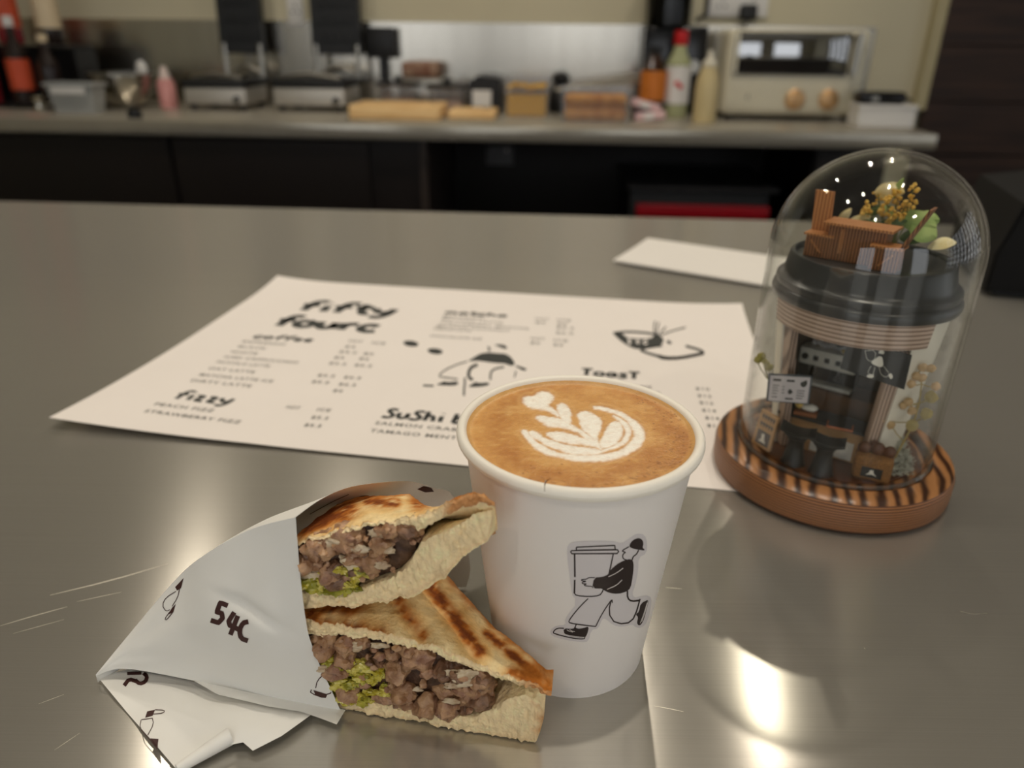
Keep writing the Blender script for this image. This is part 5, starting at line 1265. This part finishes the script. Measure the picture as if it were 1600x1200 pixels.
# food tubs
m_tub = clear_glass('tub_plastic', (.93, .93, .93, 1), .1, 1.4, .06)
m_tublid = M('tub_lid', rgb(40, 40, 42), .4, var=.05)
def tub(px0, px1, pyb, pyt, label, cont, fill, lid, depth=.085, contname='contents'):
    ua, v = uv_on(px0, pyb, CZ); ub, _ = uv_on(px1, pyb, CZ); v = min(v, 2.58); _, zt_ = pxv(px0, pyt, v)
    t = rthing('food_tub', label, 'container', (ua + ub) / 2, v + .05, CZ, 'clear food tubs on the back worktop')
    e = .008; h = zt_ - CZ; d = depth
    mb = MB()
    def ring(o, z): return [(ua + e * (1 - z / h) + o, v + e * (1 - z / h) + o, CZ + .0008 + z), (ub - e * (1 - z / h) - o, v + e * (1 - z / h) + o, CZ + .0008 + z), (ub - e * (1 - z / h) - o, v + d - e * (1 - z / h) - o, CZ + .0008 + z), (ua + e * (1 - z / h) + o, v + d - e * (1 - z / h) - o, CZ + .0008 + z)]
    P = ring(0, 0) + ring(0, h) + ring(-.004, h) + ring(-.004, h - .006) + ring(.002, h) + ring(.002, .002)
    f = [(3, 2, 1, 0)]
    for a, b in ((0, 4), (4, 8), (8, 12), (4, 16), (16, 20)):
        f += [(a + i, a + (i + 1) % 4, b + (i + 1) % 4, b + i) for i in range(4)]
    mb.add(P, f); rb(mb, 'tub', m_tub, t, smooth=False)
    if cont:
        hh = h * fill
        if contname == 'contents':
            def top(a, b): return (ua + .012 + (ub - ua - .024) * a, v + .012 + (d - .024) * b, CZ + .004 + hh * (.86 + .22 * noise.noise(Vector((a * 5 + ua * 40, b * 5, 1)))))
            mb = MB().grid(top, 14, 8); n = len(mb.v)
            mb.box(ua + .012, ub - .012, v + .012, v + d - .012, CZ + .003, CZ + .004 + hh * .62); rb(mb, 'contents', cont, t)
        else:
            for k in range(2):
                z = CZ + .004 + k * hh / 2
                rb(MB().rbox(ua + .014, ub - .014, v + .012, v + d - .02, z, z + hh / 2 - .002, .012, 3), 'bread_slice', cont, t)
    if lid:
        rb(MB().rbox(ua - .006, ub + .006, v - .006, v + d + .006, CZ + h + .0012, CZ + h + .012, .004), 'lid', m_tublid, t)
        rb(MB().lathe([(0, 0), (.010, 0), (.014, .012), (.008, .018), (0, .018)], ((ua + ub) / 2, v + d / 2, CZ + h + .0122), 14), 'lid_knob', m_tublid, t)
    return t
c_ham = M('ham', rgb(196, 150, 120), .6, var=.1, vscale=60); c_yel = M('grated_cheese', rgb(226, 172, 30), .6, var=.15, vscale=150); c_brown = M('mushrooms', rgb(140, 96, 70), .6, var=.2, vscale=60)
c_toast = M('toast_slices', rgb(222, 160, 84), .7, col2=rgb(186, 116, 50), vscale=25)
c_crab = M('crab_mix', rgb(206, 170, 150), .6, var=.1, vscale=80)
tub(598, 657, 172, 134, 'clear tub with black lid behind the large chopping board', c_ham, .7, True)
tub(676, 732, 172, 138, 'clear tub with black lid behind the small board', c_crab, .7, True)
tub(786, 858, 182, 122, 'clear tub of bright yellow grated cheese', c_yel, .86, False, .11)
tub(874, 984, 190, 138, 'clear tub holding slices of toast', c_toast, .8, False, .11, 'bread')
# steel gastro tray with brown filling behind the tubs, black jug
u0, u1, z0, z1 = bx(622, 96, 690, 132, 2.70)
t = rthing('steel_tray', 'deep steel tray with a brown-red filling against the splashback', 'tray', (u0 + u1) / 2, 2.72, CZ)
mb = MB(); mb.rbox(u0, u1, 2.68, 2.80, CZ + .0005, z0 + .02, .006); rb(mb, 'tray_body', m_bsteel, t)
rb(MB().rbox(u0 + .01, u1 - .01, 2.69, 2.79, z0 + .0205, z1, .012, 3), 'tray_filling', M('tomato_filling', rgb(120, 78, 58), .6, col2=rgb(160, 130, 108), vscale=30), t)
u0, u1, z0, z1 = bx(732, 118, 782, 172, 2.60)
t = rthing('black_caddy', 'black caddy between the small board and the yellow cheese tub', 'caddy', (u0 + u1) / 2, 2.62, CZ)
mb = MB(); mb.prism([(u0, CZ + .0005), (u1, CZ + .0005), (u1, z1 - .01), (u0 + .03, z1), (u0, z1 - .02)], lambda p: (p[0], 2.60, p[1]), lambda p: (p[0], 2.74, p[1])); rb(mb, 'caddy_body', m_black, t, smooth=False)
rb(MB().rbox(u0 + .012, u1 - .03, 2.594, 2.5995, CZ + .02, CZ + .07, .002, 1), 'white_tag', m_white, t)
u0, u1, z0, z1 = bx(862, 114, 888, 185, 2.64)
t = rthing('round_pot', 'dark round-topped pot between the cheese tub and the toast tub', 'pot', (u0 + u1) / 2, 2.66, CZ)
r_ = (u1 - u0) / 2; hh = z1 - CZ
rb(MB().lathe([(0, 0), (r_ * 1.25, 0), (r_ * 1.3, hh * .1), (r_ * 1.05, hh * .6), (r_ * .8, hh * .66), (0, hh * .66)], ((u0 + u1) / 2, 2.68, CZ + .0005), 20), 'pot_body', m_black, t)
rb(MB().lathe([(r_ * .5, hh * .665), (r_ * .95, hh * .78), (r_ * .95, hh * .9), (r_ * .5, hh), (0, hh)], ((u0 + u1) / 2, 2.68, CZ + .0005), 20), 'round_top', m_black, t)
# steel tongs lying across the toast tub
a = Vector((pxv(868, 140, 2.56)[0], 2.56, pxv(868, 140, 2.56)[1])); b = Vector((pxv(1000, 122, 2.62)[0], 2.62, pxv(1000, 122, 2.62)[1]))
t = rthing('tongs', 'steel tongs resting across the top of the toast tub', 'tongs', a.x, a.y, a.z)
for s_ in (-1, 1):
    o_ = Vector((0, s_ * .006, s_ * .004)); rb(MB().tube([a + o_ * .2, a.lerp(b, .5) + o_ * 1.6, b + o_ * 2.2], [.004, .005, .006], 8), 'tong_arm', m_bsteel, t)
# bottles
def bottle(px, pyb, w, pyt, prof, label, name, cat, mats, v=None, grp=None):
    uc, vv = uv_on(px, pyb, CZ); vv = min(vv, 2.74) if v is None else v
    uc = pxv(px, pyb, vv)[0]
    _, zt_ = pxv(px, pyt, vv); h = zt_ - CZ; r = (pxv(px + w / 2, pyb, vv)[0] - pxv(px - w / 2, pyb, vv)[0]) / 2
    t = rthing(name, label, cat, uc, vv, CZ, grp)
    for nm, pr_, mt in zip(*[prof[i::2] for i in (0,)], prof[1::2], mats):
        rb(MB().lathe([(a * r, b * h + .0005) for a, b in pr_], (uc, vv, CZ), 24), nm, mt, t)
    return t
m_bglass = M('brown_glass', rgb(52, 28, 16), .15, var=.05, coat=.3); m_orange = M('orange_label', rgb(206, 120, 44), .5, var=.08, vscale=40); m_cap = M('black_cap', rgb(20, 20, 22), .4, var=.05)
m_redcap = M('red_cap', rgb(200, 30, 34), .35, var=.05); m_wlab = M('white_label', rgb(228, 226, 224), .5, var=.02); m_gglass = M('pale_green_glass', rgb(168, 172, 132), .2, var=.05); m_beige = M('dressing', rgb(206, 188, 142), .35, var=.04)
m_redprint = M('red_print', rgb(214, 62, 56), .5, var=.05)
bottle(1016, 182, 40, 72, ['bottle_body', [(0, 0), (.95, 0), (1, .03), (1, .22), (.98, .24)], 'orange_label', [(1.02, .25), (1.02, .66)], 'bottle_shoulder', [(.98, .665), (.9, .72), (.5, .82), (.42, .9)], 'cap', [(.5, .9), (.5, 1), (0, 1)]],
       'dark brown sauce bottle with an orange label beside the red-capped bottle', 'sauce_bottle', 'bottle', [m_bglass, m_orange, m_bglass, m_cap], 2.56)
rc_ = bottle(1053, 180, 38, 48, ['bottle_body', [(0, 0), (.95, 0), (1, .03), (1, .16)], 'white_label', [(1.03, .165), (1.03, .60)], 'bottle_shoulder', [(1, .605), (.92, .66), (.55, .76), (.48, .84)], 'cap', [(.52, .84), (.56, .86), (.54, 1), (0, 1)]],
       'white-labelled sauce bottle with a red cap', 'sauce_bottle', 'bottle', [m_gglass, m_wlab, m_gglass, m_redcap], 2.58)
uc, zc_ = pxv(1060, 130, 2.58 - .045); k_ = MB()
for s_ in range(2): p_fill(k_, [(math.cos(q) * .011 * (1 if int(i) % 2 else .5), math.sin(q) * .011 * (1 if int(i) % 2 else .5)) for i, q in enumerate(np.linspace(0, 2 * math.pi, 10, endpoint=False))], lambda p: (uc + p[0] - .004 + s_ * .012, 2.58 - .0425 + abs(p[0]) * .25, zc_ + p[1] - s_ * .01), smooth=0, step=.01)
rb(k_, 'red_emblem', m_redprint, rc_, smooth=False, recalc=False)
bottle(1100, 181, 36, 78, ['bottle_body', [(0, 0), (.95, 0), (1, .04), (1, .5), (.9, .62), (.6, .78)], 'cap', [(.66, .785), (.62, .84), (.3, .88), (.16, 1), (0, 1)]], 'beige squeeze bottle of dressing beside the toaster oven', 'squeeze_bottle', 'bottle', [m_beige, M('clear_cap', rgb(220, 214, 196), .3, var=.03)], 2.42)
bottle(266, 172, 26, 104, ['bottle_body', [(0, 0), (.95, 0), (1, .04), (1, .55), (.8, .7)], 'cap', [(.6, .705), (.55, .8), (.4, .9), (.3, 1), (0, 1)]], 'small pink and white squeeze bottle beside the steel bowl', 'squeeze_bottle', 'bottle', [M('pink_plastic', rgb(226, 160, 156), .4, var=.04), M('pale_cap', rgb(230, 212, 204), .4, var=.03)], 2.58)
# black blender behind the bottles
u0, u1, z0, z1 = bx(1008, 40, 1098, 130, 2.70)
t = rthing('blender', 'black blender with a jar behind the sauce bottles', 'appliance', (u0 + u1) / 2, 2.75, CZ)
rb(MB().rbox(u0, u1, 2.68, 2.77, CZ + .0005, z1, .012, 3), 'motor_base', m_blackgloss, t)
j0, j1, zj0, zj1 = bx(1002, -50, 1088, 40, 2.75)
rb(MB().lathe([(0, z1 + .0005), ((u1 - u0) * .34, z1 + .0005), ((u1 - u0) * .38, zj1), ((u1 - u0) * .365, zj1), ((u1 - u0) * .325, z1 + .004), (0, z1 + .004)], ((j0 + j1) / 2, 2.725, 0), 20, cap=False), 'jar', clear_glass('jar_smoke', (.12, .12, .12, 1), .1, 1.45), t)
rb(MB().rbox((j0 + j1) / 2 - .02, (j0 + j1) / 2 + .03, 2.71, 2.74, z1 + .006, zj1, .006), 'jar_column', m_black, t)
rb(MB().tube([(j1 - .008, 2.72, zj0 + .012), (j1 + .022, 2.72, zj0 + .03), (j1 + .022, 2.72, zj1 - .02), (j1 - .002, 2.72, zj1 - .01)], .008, 8), 'handle', m_black, t)
MB().lathe([(0, 0), (.022, 0), (.020, .010), (0, .010)], n=18).build('dial', m_bsteel, t, xf=RM @ Matrix.Translation((u1 - .04, 2.6795, z0 + .05)) @ Matrix.Rotation(math.pi / 2, 4, 'X'))
# striped packets
u0, u1, z0, z1 = bx(988, 146, 1034, 176, 2.47)
for k, (a, lab) in enumerate(((.25, 'pink and white packet leaning in front of the brown bottle, upper one'), (-.1, 'pale pink packet in front of the brown bottle, lower one'))):
    t = rthing('snack_packet', lab, 'packet', (u0 + u1) / 2, 2.47, CZ, 'packets in front of the sauce bottles')
    X = RM @ Matrix.Translation(((u0 + u1) / 2 - .004 + .012 * k, 2.46 - .03 * k, CZ + .043 - .028 * k)) @ Matrix.Rotation(a, 4, 'Y')
    MB().rbox(-.046, .046, -.008, .008, -.012, .012, .005, 2).build('packet_body', M('packet_film', rgb(226, 190, 190), .3, var=.06) if k == 0 else bpy.data.materials['packet_film'], t, xf=X)
    MB().box(-.02, .012, -.0084, -.0081, -.008, .008).build('packet_stripe', m_white, t, xf=X, smooth=False)
    if k == 0: MB().box(-.04, .04, -.007, .007, -.046, -.0125).build('packet_stand', M('packet_dark', rgb(58, 26, 38), .4, var=.06), t, xf=RM @ Matrix.Translation(((u0 + u1) / 2 - .004, 2.46, CZ + .0465)), smooth=False)
# toaster oven
tu0, tv = uv_on(1140, 182, CZ); tv = 2.50
u0, u1, z0, z1 = bx(1141, 44, 1342, 176, tv)
m_cream = M('cream_enamel', rgb(214, 208, 186), .35, var=.02, coat=.2); m_gold = M('brushed_gold', rgb(216, 176, 128), .35, .8, var=.05)
t = rthing('toaster_oven', 'cream toaster oven with two gold knobs and a mirrored glass door', 'appliance', (u0 + u1) / 2, tv + .1, CZ)
zb_ = CZ + .016
rb(MB().rbox(u0, u1, tv, tv + .24, zb_, z1, .022, 4), 'body', m_cream, t)
for a in (u0 + .03, u1 - .03):
    for b in (tv + .03, tv + .2): rb(MB().lathe([(.011, 0), (.012, .0155)], (a, b, CZ + .0005), 12), 'foot', m_black, t)
gx0, gx1, gz0, gz1 = bx(1152, 49, 1322, 119, tv - .006)
door = rb(MB().rbox(gx0, gx1, tv - .008, tv - .0004, gz0, gz1, .004, 2), 'glass_door', M('mirror_glass', rgb(150, 150, 150), .04, .95, var=.02), t)
rb(MB().tube([(gx1 + .012, tv - .024, gz0 + .004), (gx1 + .016, tv - .024, gz1)], .010, 12), 'door_handle', m_bsteel, door)
for q in (gz0 + .014, gz1 - .012): rb(MB().tube([(gx1 + .013, tv - .02, q), (gx1 + .005, tv - .004, q)], .005, 8), 'handle_bracket', m_bsteel, door)
hx0, hz = pxv(1212, 52, tv - .02); hx1, _ = pxv(1292, 52, tv - .02)
rb(MB().rbox(gx0 + .002, gx0 + .012, tv - .012, tv - .0085, gz0 + .004, gz1 - .004, .001, 1), 'door_trim', m_cream, door)
for px in (1243, 1296):
    kc = pxv(px, 156, tv - .01); X = RM @ Matrix.Translation((kc[0], tv - .0005, kc[1])) @ Matrix.Rotation(math.pi / 2, 4, 'X')
    kb = MB().lathe([(0, 0), (.030, 0), (.029, .010), (.024, .014), (0, .014)], n=28).build('knob', m_gold, t, xf=X)
    MB().rbox(-.004, .004, -.022, .022, .0142, .020, .0015, 1).build('pointer', m_gold, kb, xf=X)
kc = pxv(1168, 152, tv - .001); g = MB(); p_stroke(g, [(0, .008), (-.006, .002), (0, -.006), (.006, .002), (0, .008)], .002, lambda p: (kc[0] + p[0], tv - .0006, kc[1] + p[1]), step=.003); rb(g, 'maker_emblem', m_gasket, t, smooth=False, recalc=False)
# white box with black case
ua, v = uv_on(1338, 198, CZ); ub, _ = uv_on(1421, 198, CZ)
z1 = pxv(1380, 164, v)[1]
t = rthing('white_box', 'white carton at the right end of the back worktop', 'box', (ua + ub) / 2, v + .05, CZ)
rb(MB().rbox(ua, ub, v, v + .09, CZ + .0005, z1 - .012, .002, 1), 'carton', m_white, t, smooth=False)
rb(MB().rbox(ua - .002, ub + .002, v - .002, v + .092, z1 - .0118, z1, .002, 1), 'carton_lid', m_white, t, smooth=False)
b0, b1 = pxv(1342, 150, v + .02)[0], pxv(1421, 150, v + .05)[0]; zk = pxv(1380, 143, v + .03)[1]
t = rthing('black_case', 'flat black case lying on the white carton', 'case', (b0 + b1) / 2, v + .08, z1)
rb(MB().rbox(b0, b1 - .02, v + .01, v + .08, z1 + .0005, zk, .012, 3), 'case_body', m_blackgloss, t)
rb(MB().tube([(b1 - .03, v + .05, z1 + .014), (b1 + .002, v + .04, z1 + .012), (b1 + .004, v + .07, z1 + .010), (b1 - .03, v + .08, z1 + .014)], .005, 8), 'case_loop', m_black, t)
rb(MB().box(b0 + .035, b0 + .055, v + .0075, v + .0098, z1 + .008, z1 + .022), 'case_clasp', m_bsteel, t, smooth=False)
# left end: steel bowl, grey tub, knob, spoon, bottles on a rack
uc, v = uv_on(200, 172, CZ); v = 2.56
uc = pxv(200, 172, v)[0]; zt_ = pxv(200, 116, v)[1]; r_ = (pxv(246, 120, v)[0] - pxv(153, 120, v)[0]) / 2; hb = zt_ - CZ
t = rthing('mixing_bowl', 'round steel mixing bowl with a pale spoon in it', 'bowl', uc, v, CZ)
pr_ = [(0, .0005), (r_ * .45, .0005), (r_ * .72, hb * .25), (r_ * .92, hb * .65), (r_ * .98, hb), (r_ * 1.02, hb + .002), (r_ * 1.02, hb - .001), (r_ * .95, hb - .002), (r_ * .88, hb * .65), (r_ * .68, hb * .27), (0, .006)]
rb(MB().lathe(pr_, (uc, v, CZ), 40, cap=False), 'bowl', M('bowl_steel', rgb(190, 186, 178), .14, 1.0, var=.03), t)
rb(MB().lathe([(r_ * 1.0, hb + .0005), (r_ * 1.04, hb + .002), (r_ * 1.04, hb + .004), (r_ * 1.0, hb + .004)], (uc, v, CZ), 40, cap=False), 'rolled_rim', m_bsteel, t)
t = rthing('glint_spoon', 'pale spoon in the steel mixing bowl, white tip put in for a light reflection', 'glint_spoon', uc + .02, v, CZ + .01)
a, b = Vector((uc - .01, v, CZ + .014)), Vector((pxv(226, 108, v)[0], v - .02, pxv(226, 108, v)[1]))
rb(MB().tube([a, a.lerp(b, .55)], .006, 8), 'handle', m_beech, t)
rb(MB().blob(b, .024, 2, .05, 1, (.8, .35, 1.15), 2), 'glint_blade', m_white, t)  # white blob stands in for light reflected above the bowl
rb(MB().tube([a.lerp(b, .54), b - Vector((0, 0, .012))], .005, 8), 'neck', m_white, t)
ua, v = uv_on(80, 173, CZ); v = 2.33; ua = pxv(78, 170, v)[0]; ub = pxv(150, 170, v)[0]; zt_ = pxv(110, 130, v)[1]
t = rthing('grey_tub', 'pale grey tub left of the steel mixing bowl', 'container', (ua + ub) / 2, v, CZ)
mb = MB(); h = zt_ - CZ; P = []
for z, e, o in ((.0005, .012, 0), (h, 0, 0), (h, -.005, 0), (h - .008, -.005, 0), (h, .004, 0), (.004, .016, 0)):
    P += [(ua + e, v + e, CZ + z), (ub - e, v + e, CZ + z), (ub - e, v + .075 - e, CZ + z), (ua + e, v + .075 - e, CZ + z)]
f = [(3, 2, 1, 0), (20, 21, 22, 23)]
for a, b in ((0, 4), (4, 8), (8, 12), (4, 16), (16, 20)): f += [(a + i, a + (i + 1) % 4, b + (i + 1) % 4, b + i) for i in range(4)]
mb.add(P, f); rb(mb, 'tub_body', M('grey_plastic', rgb(168, 170, 168), .45, var=.03), t, smooth=False)
rb(MB().rbox(ua + .02, ub - .02, v - .0092, v - .0054, CZ + h - .03, CZ + h - .012, .002, 1), 'tub_grip', m_white, t)
uc, v = uv_on(203, 186, CZ); 
t = rthing('timer', 'small round black timer at the worktop front below the bowl', 'timer', uc, v + .03, CZ)
rb(MB().lathe([(0, .0005), (.020, .0005), (.022, .010), (.017, .024), (0, .026)], (uc, v + .03, CZ), 20), 'timer_body', m_black, t)
rb(MB().box(uc - .003, uc + .003, v + .018, v + .042, CZ + .0265, CZ + .032), 'grip', m_black, t, smooth=False)
uc, v = uv_on(64, 172, CZ)
t = rthing('steel_jigger', 'small bright steel measuring cup at the left end of the worktop', 'measure', uc, v, CZ)
rb(MB().lathe([(0, .0005), (.018, .0005), (.012, .018), (.020, .040), (.019, .040), (.010, .019), (0, .018)], (uc, v, CZ), 24, cap=False), 'cup', M('bright_steel', rgb(220, 216, 204), .08, 1.0, var=.02), t)
rb(MB().tube([(uc + .012, v, CZ + .018), (uc + .055, v - .01, CZ + .022)], .003, 8), 'handle', m_bsteel, t)
# tiered rack with bottles at the far left
rv = 2.47
u0, u1 = pxv(-60, 150, rv)[0], pxv(102, 150, rv)[0]
zA = pxv(50, 142, rv)[1]; zB = pxv(50, 70, rv + .1)[1]
t = rthing('bottle_rack', 'black tiered rack carrying syrup bottles at the far left', 'rack', (u0 + u1) / 2, rv + .1, CZ)
rb(MB().rbox(u0, u1, rv, rv + .10, CZ + .0005, CZ + .012, .003, 1), 'lower_shelf', m_black, t)
rb(MB().rbox(u0, u1, rv + .105, rv + .22, zB - .014, zB - .002, .003, 1), 'upper_shelf', m_black, t)
for a in (u0, u1 - .012): rb(MB().box(a, a + .012, rv + .105, rv + .22, CZ + .0005, zB - .0145), 'side', m_black, t, smooth=False)
rb(MB().box(u0 + .013, u1 - .013, rv + .20, rv + .218, CZ + .0005, zB - .0145), 'back', m_black, t, smooth=False)
m_syr = M('syrup_red', rgb(140, 36, 46), .2, var=.06, coat=.3); m_syrd = M('syrup_dark', rgb(36, 24, 22), .2, var=.06, coat=.3); m_crm = M('cream_label', rgb(226, 206, 172), .5, var=.05); m_orl = M('red_orange_label', rgb(206, 84, 52), .5, var=.12, vscale=30); m_clr = M('pale_cap_grey', rgb(196, 200, 204), .3, var=.03)
def syrup(px, zb0, v, w, h, label, glass, lab, cap, pyb):
    uc = pxv(px, pyb, v)[0]; r = w / 2
    t = rthing('syrup_bottle', label, 'bottle', uc, v, zb0, 'syrup bottles on the black rack')
    c = (uc, v, zb0 + .0005)
    rb(MB().lathe([(0, 0), (r * .95, 0), (r, .006), (r, h * .16)], c, 22), 'bottle_body', glass, t)
    rb(MB().lathe([(r * 1.02, h * .165), (r * 1.02, h * .52)], c, 22), 'label', lab, t)
    rb(MB().lathe([(r, h * .525), (r * .95, h * .6), (r * .42, h * .74), (r * .36, h * .88)], c, 22), 'neck', glass, t)
    rb(MB().lathe([(r * .45, h * .885), (r * .45, h), (0, h)], c, 18), 'cap', cap, t)
zl_ = CZ + .012
for a in [(-16, zl_, rv + .05, .075, .27, 'dark red syrup bottle at the lower left edge of the rack', m_syr, m_syr, m_clr, 150), (40, zl_, rv + .05, .07, .26, 'lower rack bottle with an orange-red label and a dark base', m_syrd, m_orl, m_wlab, 150), (86, zl_, rv + .05, .065, .21, 'dark lower rack bottle nearest the grey tub', m_syrd, m_syrd, m_crm, 150),
          (20, zB, rv + .16, .075, .30, 'upper rack bottle with a red and white label near the picture edge', m_syr, m_orl, m_clr, 66), (82, zB, rv + .16, .075, .30, 'upper rack bottle with a cream label at the right end', m_syrd, m_crm, m_redcap, 66), (-38, zB, rv + .16, .075, .30, 'upper rack bottle cut by the left picture edge', m_syr, m_crm, m_clr, 66)]:
    syrup(*a)
